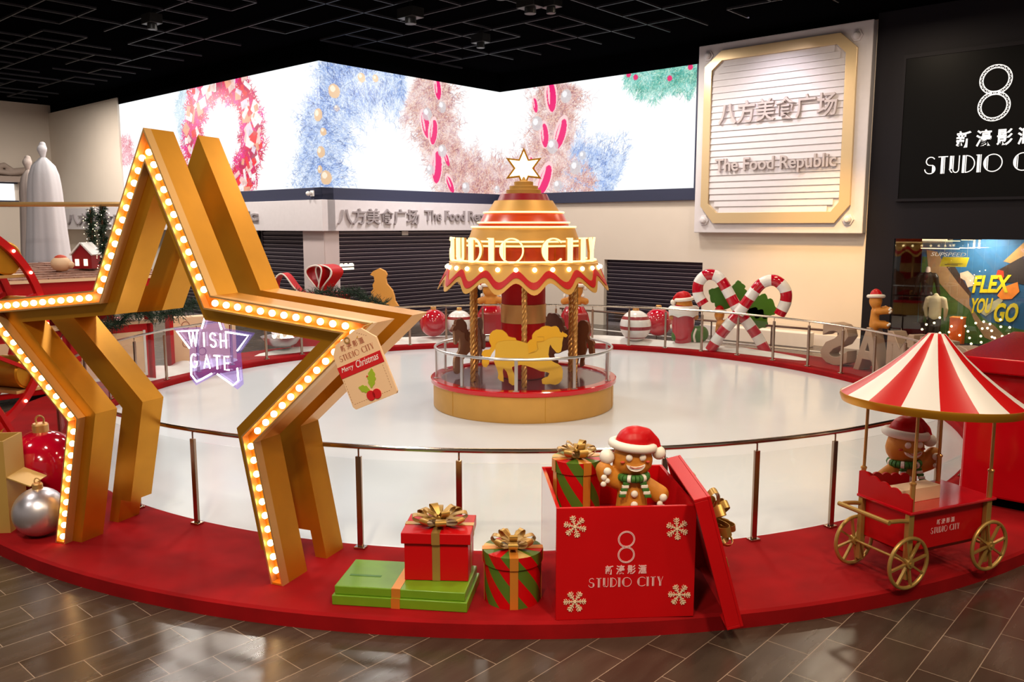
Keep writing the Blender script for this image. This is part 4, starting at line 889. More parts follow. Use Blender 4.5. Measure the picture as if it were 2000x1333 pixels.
def leaf(n, L, wd):
    P = []
    for s in (1, -1):
        for k in range(n*4+1):
            t = k/(n*4); b = math.sin(PI*min(1, t*1.02))**0.7*wd*(0.72+0.28*abs(math.cos(PI*n*t))); P.append((t*L, s*b)) if s == 1 else P.append(((1-t)*L, -b))
    return P
m = MB(); m.prism(leaf(4, 0.17, 0.042), 0, 0.003, 0, TB @ TR(0.245, -0.265, 0) @ RZ(math.radians(66))); m.prism(leaf(3, 0.115, 0.034), 0, 0.003, 0, TB @ TR(0.225, -0.275, 0) @ RZ(math.radians(150))); m.build('holly_leaf', 'leaf_print', tg, smooth=0)
for x, y in ((0.215, -0.318), (0.275, -0.322)): MB(TB).prism(circle(0.042, 24, (x, y)), 0, 0.006).build('berry', 'tag_red', tg, smooth=0)
MB(TB).prism([(0.235, -0.16), (0.246, -0.149), (0.257, -0.16), (0.246, -0.171)], 0, 0.002).build('diamond_mark', 'tag_red', tg, smooth=0)
m = MB(TB); m.ribbon(circle(0.024, 18, (0.19, 0.185)), 0.012, 0, 0.005, closed=True); m.build('eyelet', 'gold_lip', tg, smooth=0)
m = MB(); m.tube([(-0.06, -0.03, 0.27), (-0.04, 0.05, 0.36), (0.0, 0.13, 0.38)], 0.005, 6); m.build('cord', 'ribbon', tg)
# ------------------------------------------------------------------ gifts in front
def loop_strip(mb, L, Hh, phi, w, T, m=0, n=14, tilt=0.0, th=0.004):
    """one bow loop: a teardrop band of ribbon"""
    c, s = math.cos(phi), math.sin(phi); vs = []
    for i in range(n+1):
        t = i/n; r = L*math.sin(PI*t)**0.85; z = Hh*(1-math.cos(PI*t))/2*(0.35+0.65*math.sin(PI*t))+tilt*r
        ww = w*(0.35+0.65*math.sin(PI*t))
        for q in (-0.5, 0.5):
            for dz in (0, th): vs.append((r*c-q*ww*s, r*s+q*ww*c, z+dz))
    fs = []
    for i in range(n):
        a, b = 4*i, 4*(i+1); fs += [(a, a+2, b+2, b), (a+1, b+1, b+3, a+3), (a, b, b+1, a+1), (a+2, a+3, b+3, b+2)]
    mb.add(vs, fs, m, T)
def bow(parent, T, L=0.22, Hh=0.12, w=0.085, n=8, mt='ribbon', name='bow', extra=True):
    mb = MB(); R = random.Random(int(L*1000)+n)
    for i in range(n): loop_strip(mb, L*R.uniform(.9, 1.1), Hh*R.uniform(.85, 1.1), 2*PI*i/n+0.2, w, T, tilt=0.08)
    if extra:
        for i in range(n//2): loop_strip(mb, L*0.6, Hh*0.9, 2*PI*i/(n//2)+0.55, w*0.85, T @ TR(0, 0, 0.035), tilt=0.35)
    mb.ball((0, 0, Hh*0.55), (0.03, 0.03, 0.025), 12, T=T)
    return mb.build(name, mt, parent, smooth=50)
# flat green box
gb_ = thing('gift_box', 'wide flat green gift box with orange ribbon lying on the red platform', 'gift', frame((-0.945, 7.225, 0.15), (0.99, -0.13, 0)), 'gift boxes beside the open red box')
MB().box((0, 0, 0.045), (1.21, 0.64, 0.09)).build('body', 'lime', gb_, bevel=0.006); MB().box((0, 0, 0.13), (1.17, 0.60, 0.08)).build('lid', 'lime', gb_, bevel=0.008)
MB().bx(-0.07, 0.01, -0.324, -0.318, 0.0, 0.092).bx(-0.07, 0.01, -0.304, -0.298, 0.09, 0.172).bx(-0.07, 0.01, -0.30, 0.30, 0.170, 0.1735).build('ribbon', 'ribbon_orange', gb_, smooth=0); MB().bx(-0.52, -0.23, -0.075, -0.04, 0.170, 0.173).build('dark_strip', 'holly', gb_, smooth=0)  # thin dark green strip laid on the lid, left of the ribbon
# red gift on top of it
rg = thing('gift_box', 'red square gift box with gold ribbon and large gold bow on the green box', 'gift', frame((-0.66, 7.33, 0.3235), (0.997, -0.06, 0)), 'gift boxes beside the open red box')
MB().box((0, 0, 0.17), (0.57, 0.46, 0.34)).build('body', 'red', rg, bevel=0.004); MB().box((0, 0, 0.395), (0.62, 0.51, 0.10)).build('lid', 'red', rg, bevel=0.006)
MB().bx(-0.035, 0.035, -0.235, -0.230, 0, 0.345).bx(-0.037, 0.037, -0.260, -0.255, 0.343, 0.449).bx(-0.037, 0.037, -0.258, 0.258, 0.444, 0.449).bx(0.285, 0.289, -0.035, 0.035, 0, 0.345).bx(0.310, 0.314, -0.037, 0.037, 0.343, 0.449).bx(-0.312, 0.312, -0.037, 0.037, 0.4445, 0.4495).build('ribbon', 'ribbon', rg, smooth=0)
bow(rg, TR(0, 0.0, 0.448), 0.24, 0.11, 0.10, 8)
# striped round boxes
def round_box(name, label, c, r, h, yaw=0.0):
    t = thing(name, label, 'gift', TR(*c) @ RZ(yaw), 'gift boxes beside the open red box' if c[2] < 0.5 else None)
    def wall(rr, z0, z1, nm, tw=-3.2, nst=12):
        m = MB(); rows = 8; sub = 4; N = nst*sub; vs = []
        for k in range(rows+1):
            z = z0+(z1-z0)*k/rows
            for i in range(N): a = 2*PI*i/N+z*tw; vs.append((rr*math.cos(a), rr*math.sin(a), z))
        b = len(m.v); m.add(vs, [])
        for k in range(rows):
            for i in range(N): m.f.append((k*N+i, k*N+(i+1) % N, (k+1)*N+(i+1) % N, (k+1)*N+i)); m.m.append((i//sub) % 2)
        vs = [vs[rows*N+i] for i in range(N)]
        b = len(m.v); m.v += vs+[(0, 0, z1)]
        for i in range(N): m.f.append((b+i, b+(i+1) % N, b+N)); m.m.append(2 if (i//sub) % 4 in (0,) else ((i//sub) % 2))
        return m.build(nm, ['red', 'stripe_green', 'ribbon_pale'], t, smooth=40)
    wall(r, 0, h-0.10, 'body'); wall(r*1.06, h-0.11, h, 'lid')
    m = MB()
    for k in range(4):
        m.T = RZ(k*PI/2); m.bx(-0.036, 0.036, -r-0.006, -r-0.001, 0, h-0.105).bx(-0.038, 0.038, -r*1.06-0.006, -r*1.06-0.001, h-0.11, h+0.003).bx(-0.038, 0.038, -r*1.06-0.005, 0, h, h+0.004)
    m.build('ribbon', 'ribbon_orange', t, smooth=0)
    bow(t, TR(0, 0, h+0.002), r*0.78, 0.12, 0.085, 7)
    return t
M['stripe_green'] = mat('stripe_green_paper', (0.075, 0.15, 0.012), 0.4); M['ribbon_pale'] = mat('pale_gold_paper', (0.72, 0.46, 0.14), 0.4, 0.3)
round_box('round_gift_box', 'round red and green striped gift box with gold bow on the platform', (0.005, 7.14, 0.15), 0.25, 0.47, 0.05)
# ------------------------------------------------------------------ open red box with gingerbread man
BX = frame((0.37, 6.69, 0.15), (0.9978, 0.066, 0))
ob_ = thing('open_gift_box', 'large open red box with white studio logo and four snowflakes on its front', 'box', BX)
BW, BD, BH, TH = 1.185, 1.22, 0.985, 0.03
MB().bx(0, BW, 0, TH, 0, BH).build('front_panel', 'red', ob_, smooth=0, bevel=0.004); MB().bx(0, BW, BD-TH, BD, 0, BH).build('back_panel', 'red', ob_, smooth=0, bevel=0.004)
MB().bx(0, TH, TH, BD-TH, 0, BH).build('left_panel', 'red_gloss', ob_, smooth=0); MB().bx(BW-TH, BW, TH, BD-TH, 0, BH).build('right_panel', 'red', ob_, smooth=0)
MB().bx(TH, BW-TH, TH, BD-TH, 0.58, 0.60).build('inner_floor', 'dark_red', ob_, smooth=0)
FACE = Matrix(((1, 0, 0, 0), (0, 0, -1, 0), (0, 1, 0, 0), (0, 0, 0, 1)))     # drawing xy on the front face
def flake(T, r):
    m = MB(T)
    for k in range(6):
        m.T = T @ RZ(k*PI/3); w = r*0.062
        m.ribbon([(0, 0.04*r), (0, r*0.92)], w*1.3, 0, 0.006)
        for y, l in ((0.38, .2), (0.58, .26), (0.76, .22)):
            for s in (-1, 1): m.ribbon([(0, y*r), (s*l*r, (y+l*0.75)*r)], w, 0, 0.006)
        m.prism(circle(r*0.075, 10, (0, r*0.92)), 0, 0.007); m.ribbon([(0.17*r*math.sin(-PI/6), 0.34*r*math.cos(PI/6)), (0, 0.2*r), (0.17*r*math.sin(PI/6), 0.34*r*math.cos(PI/6))], w, 0, 0.006)
    m.prism(circle(r*0.13, 16), 0, 0.008); return m
for x, y, a in ((0.155, 0.825, .25), (1.02, 0.785, .1), (0.16, 0.165, .52), (1.055, 0.20, .45)): flake(FACE @ TR(x, y, 0.001) @ RZ(a), 0.098).build('snowflake', 'snowflake', ob_, smooth=0)
m = MB(FACE)
for sy in (1, -1):
    for rr, w in ((0.070, 0.006), (0.061, 0.005)): m.ribbon(circle(rr, 40, (0.592, 0.635+sy*0.068)), w, 0.001, 0.004, closed=True)
m.build('figure_eight', 'pink_ink', ob_, smooth=0)
m = MB(); centred_text(m, '\u65b0 \u6fe0 \u5f71 \u6ed9', 0.082, 0.003, FACE @ TR(0.592, 0.395, 0.001), width=0.352, bold=0.02); w = deco_width('STUDIO CITY', 0.082, gap=0.16); deco(m, 'STUDIO CITY', 0.082, 0, 0.003, gap=0.16, T=FACE @ TR(0.592-0.32, 0.285, 0.001) @ Matrix.Diagonal((0.64/w, 1, 1, 1))); m.build('logo_lettering', 'pink_ink', ob_, smooth=0)
round_box('round_gift_box', 'smaller round striped gift box standing inside the open red box', tuple(BX @ Vector((0.28, 0.78, 0.60))), 0.215, 0.60, 0.35)
# leaning lid
th = math.radians(15.5); LN = Vector((math.cos(th), 0, math.sin(th))); LU = Vector((-math.sin(th), 0, math.cos(th)))
LT = Matrix((Vector((0, 1, 0)), LU, LN)).transposed().to_4x4(); LT.translation = Vector((1.93, 6.58, 0.152))
ld = thing('box_lid', 'square red box lid with gold bow leaning on the open red box', 'lid', LT)
LW, LH = 1.24, 1.17
MB().bx(0, LW, 0, LH, -0.025, 0.0).build('top_panel', 'red', ld, smooth=0, bevel=0.005)
MB().bx(0, LW, 0, 0.025, -0.14, -0.025).bx(0, LW, LH-0.025, LH, -0.14, -0.025).bx(0, 0.025, 0.025, LH-0.025, -0.14, -0.025).bx(LW-0.025, LW, 0.025, LH-0.025, -0.14, -0.025).build('rim', 'red', ld, smooth=0, bevel=0.004)
MB().bx(0.58, 0.66, 0, LH, 0.0, 0.004).bx(0, LW, 0.54, 0.62, 0.0, 0.0045).build('ribbon', 'ribbon', ld, smooth=0)
bow(ld, TR(0.62, 0.72, 0.006), 0.27, 0.20, 0.10, 8)
m = MB(); loop_strip(m, 0.42, 0.02, -1.9, 0.09, TR(0.62, 0.6, 0.01)); loop_strip(m, 0.38, 0.02, -1.2, 0.09, TR(0.62, 0.6, 0.01)); m.build('bow_tail', 'ribbon_orange', ld, smooth=50)
# gingerbread men
def gingerbread(label, T, k=1.0, pose='wave', legs=False, front=True, scarf=True, group=None, hatside=1, small=False):
    t = thing('gingerbread_man', label, 'gingerbread man', T @ Matrix.Scale(k, 4), group)
    # local origin at the feet or waist cut, facing -y, head centre at z=0.60
    caps = [((0, 0, 0.60), (0, 0, 0.60), .172, .172, .82), ((-0.035, 0, 0.57), (0.035, 0, 0.57), .15, .15, .82),
            ((0, 0, 0.34), (0, 0, 0.05), .125, .155, .72), ((0, 0, .40), (0, 0, .48), .085, .085, .8)]
    if pose == 'wave':
        caps += [((-0.10, 0, 0.36), (-0.235, -0.03, 0.43), .075, .085, .8), ((-0.235, -0.03, 0.43), (-0.265, -0.04, 0.50), .085, .075, .8), ((0.10, 0, 0.36), (0.25, -0.02, 0.25), .072, .085, .8)]
        AR_ = [(-0.245, 0.50, -0.115), (0.26, 0.245, -0.105)]
    elif pose == 'forward':
        caps += [((-0.10, 0, 0.36), (-0.15, -0.26, 0.40), .075, .085, .9), ((0.10, 0, 0.36), (0.15, -0.26, 0.40), .075, .085, .9)]; AR_ = []
    else:
        caps += [((-0.10, 0, 0.37), (-0.24, 0, 0.33), .07, .08, .8), ((0.10, 0, 0.37), (0.24, 0, 0.33), .07, .08, .8)]; AR_ = []
    if legs == 'sit': caps += [((-0.09, 0, 0.08), (-0.12, -0.24, 0.06), .085, .085, .9), ((0.09, 0, 0.08), (0.12, -0.24, 0.06), .085, .085, .9)]
    elif legs: caps += [((-0.09, 0, 0.06), (-0.11, 0, -0.28), .09, .095, .75), ((0.09, 0, 0.06), (0.11, 0, -0.28), .09, .095, .75)]
    blob('body', caps, 'ginger', t, 0.013 if not small else 0.02, 5)
    # hat
    h_ = hatside
    hat = blob('santa_hat', [((0, 0, .715), (0, 0, .715), .160, .160, .85), ((0.02*h_, 0, .775), (0.11*h_, 0, .785), .105, .075, .9), ((0.11*h_, 0, .785), (0.19*h_, -0.01, .73), .075, .052, .9), ((0.19*h_, -0.01, .73), (0.225*h_, -0.03, .655), .052, .035, .9)], 'red', t, 0.013 if not small else 0.02, 5)
    m = MB(); m.tube([(0.180*math.cos(a), 0.160*math.sin(a), .705-0.02*hatside*math.cos(a)) for a in np.linspace(0, 2*PI, 28)[:-1]], 0.040, 10, closed=True); m.build('fur_trim', 'icing', hat, smooth=60)
    MB().ball((0.228*hatside, -0.03, .635), 0.062, 16).build('pompom', 'icing', hat, smooth=60)
    if front:
        for s in (-1, 1): MB().ball((s*0.060, -0.139, .624), (.031, .018, .031), 14).build('eye', 'icing', t, smooth=60)
        m = MB(); m.add([(x, -0.148-0.012*(1-(x/.08)**2)+dy, z) for dy in (0, 0.03) for x, z in [(0.082*math.cos(a), .560+0.055*math.sin(a)) for a in np.linspace(PI, 2*PI, 13)]+[(0.082-0.164*i/12, .560-0.018*(1-(2*i/12-1)**2)) for i in range(1, 12)]], [tuple(range(24)), tuple(range(47, 23, -1))]+[(i, (i+1) % 24, 24+(i+1) % 24, 24+i) for i in range(24)]); m.build('mouth', 'icing', t, smooth=0)
        m = MB(); m.tube([(x, -0.166, .562-0.028*(1-(x/.07)**2)) for x in np.linspace(-.06, .06, 9)], 0.0035, 6); m.build('smile_line', 'blush', t)
        for s in (-1, 1): MB().ball((s*0.112, -0.112, .578), (.022, .014, .011), 10).build('cheek', 'blush', t, smooth=60)
        for z in (0.285, 0.185): MB().ball((0.0, -0.105, z), (.033, .022, .033), 14).build('button', 'icing', t, smooth=60)
        if scarf:
            m = MB()
            seq = ['green', 'icing']; Q = [(0.125*math.cos(a), 0.115*math.sin(a)-0.005, .425) for a in np.linspace(0.25, 2*PI+0.25, 25)]
            for i in range(24): m.tube([Q[i], Q[i+1]], 0.036, 10, m=1 if i % 4 == 3 else 0)
            for s, l in ((-1, .13), (1, .14)):
                for j in range(5): m.box((s*(.075+.010*j), -0.112-0.004*j, .385-j*l/5), (.060, .026, l/5), 1 if j % 2 else 0)
            m.build('scarf', ['green', 'icing'], t, smooth=50, bevel=0.004)
        for x, z, y in AR_:
            m = MB()
            for j, (dx, dz, r) in enumerate(((0.0, 0.0, .036), (-0.03, -0.055, .028), (0.0, -0.085, .024), (-0.035, -0.115, .026))): m.ball((x+dx*(1 if x < 0 else 1), y, z+dz), (r, r*0.7, r), 12)
            m.build('icing_cuff', 'icing', t, smooth=60)
    else:
        m = MB()
        for j, (y, z) in enumerate(((-.27, .45), (-.25, .42), (-.28, .39), (-.26, .36), (-.24, .07), (-.27, .10))): m.ball((0.15+.06, y, z), .03, 10); m.ball((-0.21, y, z), .03, 10)
        m.build('icing_cuff', 'icing', t, smooth=60)
    return t
g1 = gingerbread('waving gingerbread man in a Santa hat and striped scarf rising from the open red box', TR(1.07, 7.22, 0.833) @ RZ(0.08), 1.0)
MB().ball((-0.235, -0.03, .61), 0.068, 18).build('snowball', 'icing', g1, smooth=60)
# ------------------------------------------------------------------ striped cart
CT = frame((3.98, 7.80, 0.15), (0.9157, 0.4019, 0))
ct = thing('market_cart', 'red cart on gold wheels with red and white striped canopy, right foreground', 'cart', CT)
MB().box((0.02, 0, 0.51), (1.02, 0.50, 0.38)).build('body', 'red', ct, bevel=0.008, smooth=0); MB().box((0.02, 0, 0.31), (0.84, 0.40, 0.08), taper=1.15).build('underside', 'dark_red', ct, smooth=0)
MB().box((0.03, 0, 0.715), (1.14, 0.64, 0.03)).build('tray', 'red_gloss', ct, bevel=0.01, smooth=0)
def scallop(L, h, n): return [(0, 0)]+[(L*i/(n*8), h*(0.75-0.35*i/(n*8))+0.025*abs(math.sin(PI*i/8))) for i in range(n*8+1)]+[(L, 0)]
MB(Matrix(((0, 0, 1, -0.53), (-1, 0, 0, 0.31), (0, 1, 0, 0.73), (0, 0, 0, 1)))).prism(scallop(0.62, 0.30, 5), 0, 0.02).build('scalloped_board', 'red', ct, smooth=0)
MB(Matrix(((1, 0, 0, -0.50), (0, 0, -1, 0.30), (0, 1, 0, 0.73), (0, 0, 0, 1)))).prism(scallop(0.62, 0.26, 5), 0, 0.02).build('scalloped_board', 'red', ct, smooth=0)
def wheel():
    m = MB(); m.tube([(0.235*math.cos(a), 0, 0.235*math.sin(a)) for a in np.linspace(0, 2*PI, 41)[:-1]], 0.018, 10, closed=True)
    for k in range(8):
        a = 2*PI*k/8+0.2; c, s = math.cos(a), math.sin(a); m.bar((0.03*c, 0, 0.03*s), (0.225*c, 0, 0.225*s), 0.018, 0.026, up=(0, 1, 0))
    m.cyl((0, -0.03, 0), (0, 0.03, 0), 0.042, 16); m.cyl((0, -0.04, 0), (0, 0.04, 0), 0.018, 12)
    return m
w0 = None
for x in (-0.535, 0.535):
    for y in (-0.32, 0.32):
        if w0 is None: w0 = o = wheel().build('wheel', 'wheel_gold', ct)
        else: o = w0.copy(); COL.objects.link(o); o.parent = ct
        o.location = (x, y, 0.255)
for x in (-0.535, 0.535): MB().cyl((x, -0.30, 0.255), (x, 0.30, 0.255), 0.014, 12).build('axle', 'wheel_gold', ct)
for x in (-0.50, 0.53):
    for y in (-0.275, 0.275): MB().box((x, y, 0.39), (0.065, 0.05, 0.62)).build('leg', 'wheel_gold', ct, bevel=0.005, smooth=0)
m = MB()
for y in (-0.28, 0.28): m.tube(smooth_path([(-0.48, y, 0.63), (-0.62, y, 0.655), (-0.74, y, 0.665), (-0.78, y*0.93, 0.665)], 4), 0.020, 10)
m.tube([(-0.78, -0.30, 0.665), (-0.78, 0.30, 0.665)], 0.022, 10); m.build('push_handle', 'wheel_gold', ct)
for x in (-0.50, 0.53):
    for y in (-0.285, 0.285):
        o = MB().cyl((x, y, 0.73), (x*0.98, y, 1.72), 0.015, 12).build('canopy_pole', 'rope', ct); MB().cyl((x, y, 0.73), (x, y, 0.98), 0.024, 12).lathe([(0.024, .98), (0.030, .985), (0.030, 1.0), (0.016, 1.01)], 12, (x, y, 0)).build('pole_sleeve', 'rope', o)
CK = TR(0, 0, 1.665) @ RX(math.radians(-1.0)) @ RY(math.radians(3.0))
prof = [(0.80, 0.02), (0.70, 0.085), (0.56, 0.185), (0.42, 0.295), (0.28, 0.420), (0.16, 0.545), (0.075, 0.640), (0.0, 0.645)]
m = MB(CK); N = 96; vs = [(r*math.cos(2*PI*i/N), r*math.sin(2*PI*i/N), z) for r, z in prof for i in range(N)]
m.v = [tuple(CK @ Vector(p)) for p in vs]
for k in range(len(prof)-1):
    for i in range(N): m.f.append((k*N+i, k*N+(i+1) % N, (k+1)*N+(i+1) % N, (k+1)*N+i)); m.m.append((i//6) % 2)
m.build('striped_canopy', ['canopy_red', 'canopy_white'] if 'canopy_red' in M else ['red', 'white_gloss'], ct, smooth=50)
MB(CK).lathe([(0.78, -0.055), (0.79, -0.055), (0.81, 0.0), (0.805, 0.022), (0.78, 0.022), (0.78, -0.055)], 64).build('canopy_band', 'gold', ct, smooth=40)
m = MB(); centred_text(m, '\u65b0 \u6fe0 \u5f71 \u6ed9', 0.052, 0.003, FACE @ TR(0.0, 0.535, 0.251), width=0.235, bold=0.02); w = deco_width('STUDIO CITY', 0.058, gap=0.16); deco(m, 'STUDIO CITY', 0.058, 0, 0.003, gap=0.16, T=FACE @ TR(-0.19, 0.455, 0.251) @ Matrix.Diagonal((0.38/w, 1, 1, 1))); m.build('logo_lettering', 'pink_ink', ct, smooth=0)
tb = MB(CT @ TR(-0.17, -0.02, 0.73)).box((0, 0, 0.065), (0.50, 0.18, 0.13)).build('counter_box', 'peach_dim', None, bevel=0.004, smooth=0) if 'peach_dim' in M else MB(CT @ TR(-0.17, -0.02, 0.73)).box((0, 0, 0.065), (0.50, 0.18, 0.13)).build('counter_box', 'peach', None, bevel=0.004, smooth=0)
tag(tb, 'plain tan box lying on the red cart tray before the gingerbread man', 'box')
gingerbread('gingerbread man with Santa hat standing behind the red cart, seen under its striped canopy', CT @ TR(0.342, 0.55, 0.41) @ RZ(math.radians(-16)) @ Matrix.Diagonal((-1, 1, 1, 1)), 1.10, legs=True, hatside=-1)
sl = thing('light_dots', 'tiny fairy lights dangling under the right rim of the cart canopy', 'lights', CT @ TR(0.6, -0.1, 1.62))
P = smooth_path([(-0.02, -0.35, 0.0), (0.05, -0.28, -0.10), (0.08, -0.15, -0.05), (0.10, 0.0, -0.13), (0.10, 0.12, -0.02)], 6)
MB().tube([tuple(p) for p in P], 0.003, 5).build('wire', 'steel', sl)
for p in P[1::3]: o = MB().ball((0, 0, 0), 0.010, 8).build('bulb', 'fairy', sl); o.location = p
# ------------------------------------------------------------------ red kiosk at the right edge
KR = frame((5.40, 9.78, 0.15), AR)
kr = thing('red_kiosk', 'large glossy red booth with flat roof at the right edge behind the cart', 'booth', KR)
MB().bx(0, 3.6, 0, 2.8, 0.12, 1.60).build('body', 'red_gloss', kr, smooth=0, bevel=0.03); MB().bx(0.15, 3.5, 0.12, 2.7, 0.0, 0.12).build('plinth', 'black', kr, smooth=0)  # plinth coloured black for the shadow gap under the booth
MB().bx(-0.10, 3.7, -0.12, 2.9, 1.62, 1.80).build('roof', 'red_gloss', kr, smooth=0, bevel=0.02); MB().bx(0.02, 3.58, 0.02, 2.78, 1.59, 1.63).build('roof_gap', 'dark_red', kr, smooth=0)
for i in range(10): MB().bx(0.62+i*0.13, 0.66+i*0.13, -0.02, 0.0, 1.16, 1.56).build('slat', 'rope', kr, smooth=0)
# ------------------------------------------------------------------ foreground left: baubles, carton, ferris wheel
def bauble(label, c, r, mt, cap='gold', ring=True, group=None, stripes=None):
    t = thing('christmas_bauble', label, 'bauble', c, group)
    if stripes:
        m = MB(); prof = []; mats = []; K = 28
        for i in range(K+1): b = -PI/2+PI*i/K; prof.append((r*math.cos(b)+1e-5, r+r*math.sin(b)))
        for i in range(K): mats.append(1 if any(a <= (i+.5)/K <= b for a, b in stripes) else 0)
        m.lathe(prof, 32, mats=mats); m.build('ball', mt, t, smooth=60)
    else: MB().ball((0, 0, r), r, 40).build('ball', mt, t, smooth=60)
    MB().lathe([(r*0.20, 1.96*r), (r*0.20, 2.16*r), (r*0.17, 2.2*r), (0, 2.2*r)], 20).build('cap', cap, t)
    if ring: MB().tube([(r*0.11*math.cos(a), 0, 2.28*r+r*0.12*math.sin(a)) for a in np.linspace(0, 2*PI, 17)[:-1]], r*0.025, 8, closed=True).build('hanging_ring', cap, t)
    return t
bauble('silver bauble resting on the red platform beside the left foot of the star', (-5.08, 8.66, 0.15), 0.265, 'silver', 'gold_lip')
bauble('big glossy crimson bauble behind the silver bauble at the left edge', (-5.60, 9.70, 0.15), 0.45, 'bauble_red', 'gold_lip')
M['carton'] = mat('gold_card', (0.66, 0.40, 0.10), 0.42, 0.35)
cb = thing('gift_carton', 'open gold cardboard carton with a side flap at the left picture edge', 'box', frame((-5.95, 8.68, 0.15), (1, 0.1, 0)))
MB().bx(0.06, 0.50, 0.0, 0.02, 0, 1.02).bx(0.06, 0.50, 0.40, 0.42, 0, 1.02).bx(0.06, 0.08, 0.02, 0.40, 0, 1.02).bx(0.48, 0.50, 0.02, 0.40, 0, 1.02).bx(0.08, 0.48, 0.02, 0.40, 0.0, 0.02).build('body', 'carton', cb, smooth=0)
MB(TR(0.50, 0.21, 0.62) @ RY(math.radians(24))).bx(0.0, 0.26, -0.20, 0.20, -0.012, 0.0).build('flap', 'carton', cb, smooth=0)
FW = frame((-7.38, 10.45, 2.10), (math.cos(0.38), -math.sin(0.38), 0))
fw = thing('ferris_wheel', 'decorative red ferris wheel with gold barrel cabins at the left edge', 'ferris wheel', FW)
FR_, FWD = 1.45, 0.30
for s in (-1, 1):
    m = MB(); P = [(s*FWD, FR_*math.cos(a), FR_*math.sin(a)) for a in np.linspace(0, 2*PI, 65)[:-1]]
    vs = [(s*FWD+dx, r*math.cos(a), r*math.sin(a)) for a in np.linspace(0, 2*PI, 65)[:-1] for dx, r in ((-.03, FR_-.05), (.03, FR_-.05), (.03, FR_+.05), (-.03, FR_+.05))]
    fs = [(4*i+k, 4*i+(k+1) % 4, 4*((i+1) % 64)+(k+1) % 4, 4*((i+1) % 64)+k) for i in range(64) for k in range(4)]
    m.add(vs, fs); rim = m.build('rim', 'red', fw)
    for k in range(8): a = PI*k/4+0.3; MB().bar((s*FWD, 0, 0), (s*FWD, 1.42*math.cos(a), 1.42*math.sin(a)), 0.05, 0.05).build('spoke', 'red', rim, smooth=0)
    bb2 = None
    for k in range(24):
        a = 2*PI*k/24; o = MB().ball((0, 0, 0), 0.022, 8).build('bulb', 'fairy', rim) if bb2 is None else bb2.copy()
        if bb2 is not None: COL.objects.link(o)
        else: bb2 = o
        o.parent = rim; o.location = (s*(FWD+0.045), FR_*math.cos(a), FR_*math.sin(a))
for k in range(10):
    a = 2*PI*k/10+0.12; y, z = 1.36*math.cos(a), 1.36*math.sin(a)
    o = MB().tube([(-0.26, y, z), (-0.24, y, z), (0.24, y, z), (0.26, y, z)], [0.20, 0.225, 0.225, 0.20], 28).build('barrel_cabin', 'gold', fw); MB().bx(-0.28, 0.28, y-0.24, y+0.24, z-0.26, z-0.22).build('cabin_floor', 'gold_lip', o, smooth=0)
MB().cyl((-0.5, 0, 0), (0.5, 0, 0), 0.09, 20).build('hub', 'gold', fw)
for s in (-1, 1):
    for d in (-1, 1): MB().bar((s*0.46, 0, 0), (s*0.46, d*0.95, -1.88), 0.08, 0.06).build('leg', 'red', fw, smooth=0)
MB().bx(-0.62, 0.62, -1.1, 1.1, -1.95, -1.85).build('base', 'red', fw, smooth=0)
# ------------------------------------------------------------------ far side of the ring
def snow_bank(name, label, a0, a1, r0, r1, h, seed):
    R = random.Random(seed); m = MB(); n = 90; vs = []; cols = 7
    for i in range(n+1):
        t = i/n; a = a0+(a1-a0)*t; e = math.sin(PI*t)**0.35 if 0 < t < 1 else 0.0; wob = 0.12*math.sin(9*t*PI+seed)+0.06*math.sin(23*t)
        for j in range(cols+1):
            u = j/cols; rm = (r0+r1)/2; r = rm+(r0+(r1+wob-r0)*u-rm)*e; z = 0.15+h*math.sin(PI*u)**0.6*e*(0.8+0.2*math.sin(31*t+u*5)); vs.append(tuple(ring_pt(a, r, z)))
    fs = [(i*(cols+1)+j, i*(cols+1)+j+1, (i+1)*(cols+1)+j+1, (i+1)*(cols+1)+j) for i in range(n) for j in range(cols)]
    m.add(vs, fs); tag(m.build(name, 'snow', smooth=60), label, 'snow')
snow_bank('snow_bank', 'white artificial snow along the far red ring behind the railing', 122, 232, 7.98, 9.05, 0.16, 2)
snow_bank('snow_bank', 'low white snow strip on the ring behind the WISH GATE sign', 236, 262, 7.98, 9.0, 0.15, 5)
CAPG = 'gold_lip'
bauble('crimson bauble on the snow just right of the star tip', (-2.27, 24.05, 0.28), 0.40, 'bauble_red', CAPG, False)
bauble('white bauble with red bands left of the carousel poles', (-1.53, 24.15, 0.28), 0.38, ['white_gloss', 'dark_red'], CAPG, False, stripes=((.28, .36), (.60, .68)))
bauble('white bauble with three red bands on the snow right of the carousel', (3.50, 23.55, 0.22), 0.44, ['white_gloss', 'dark_red'], CAPG, False, stripes=((.20, .26), (.43, .50), (.66, .72)))
bauble('crimson bauble on the snow between the banded bauble and the stocking', (4.26, 24.2, 0.28), 0.41, 'bauble_red', CAPG, False)
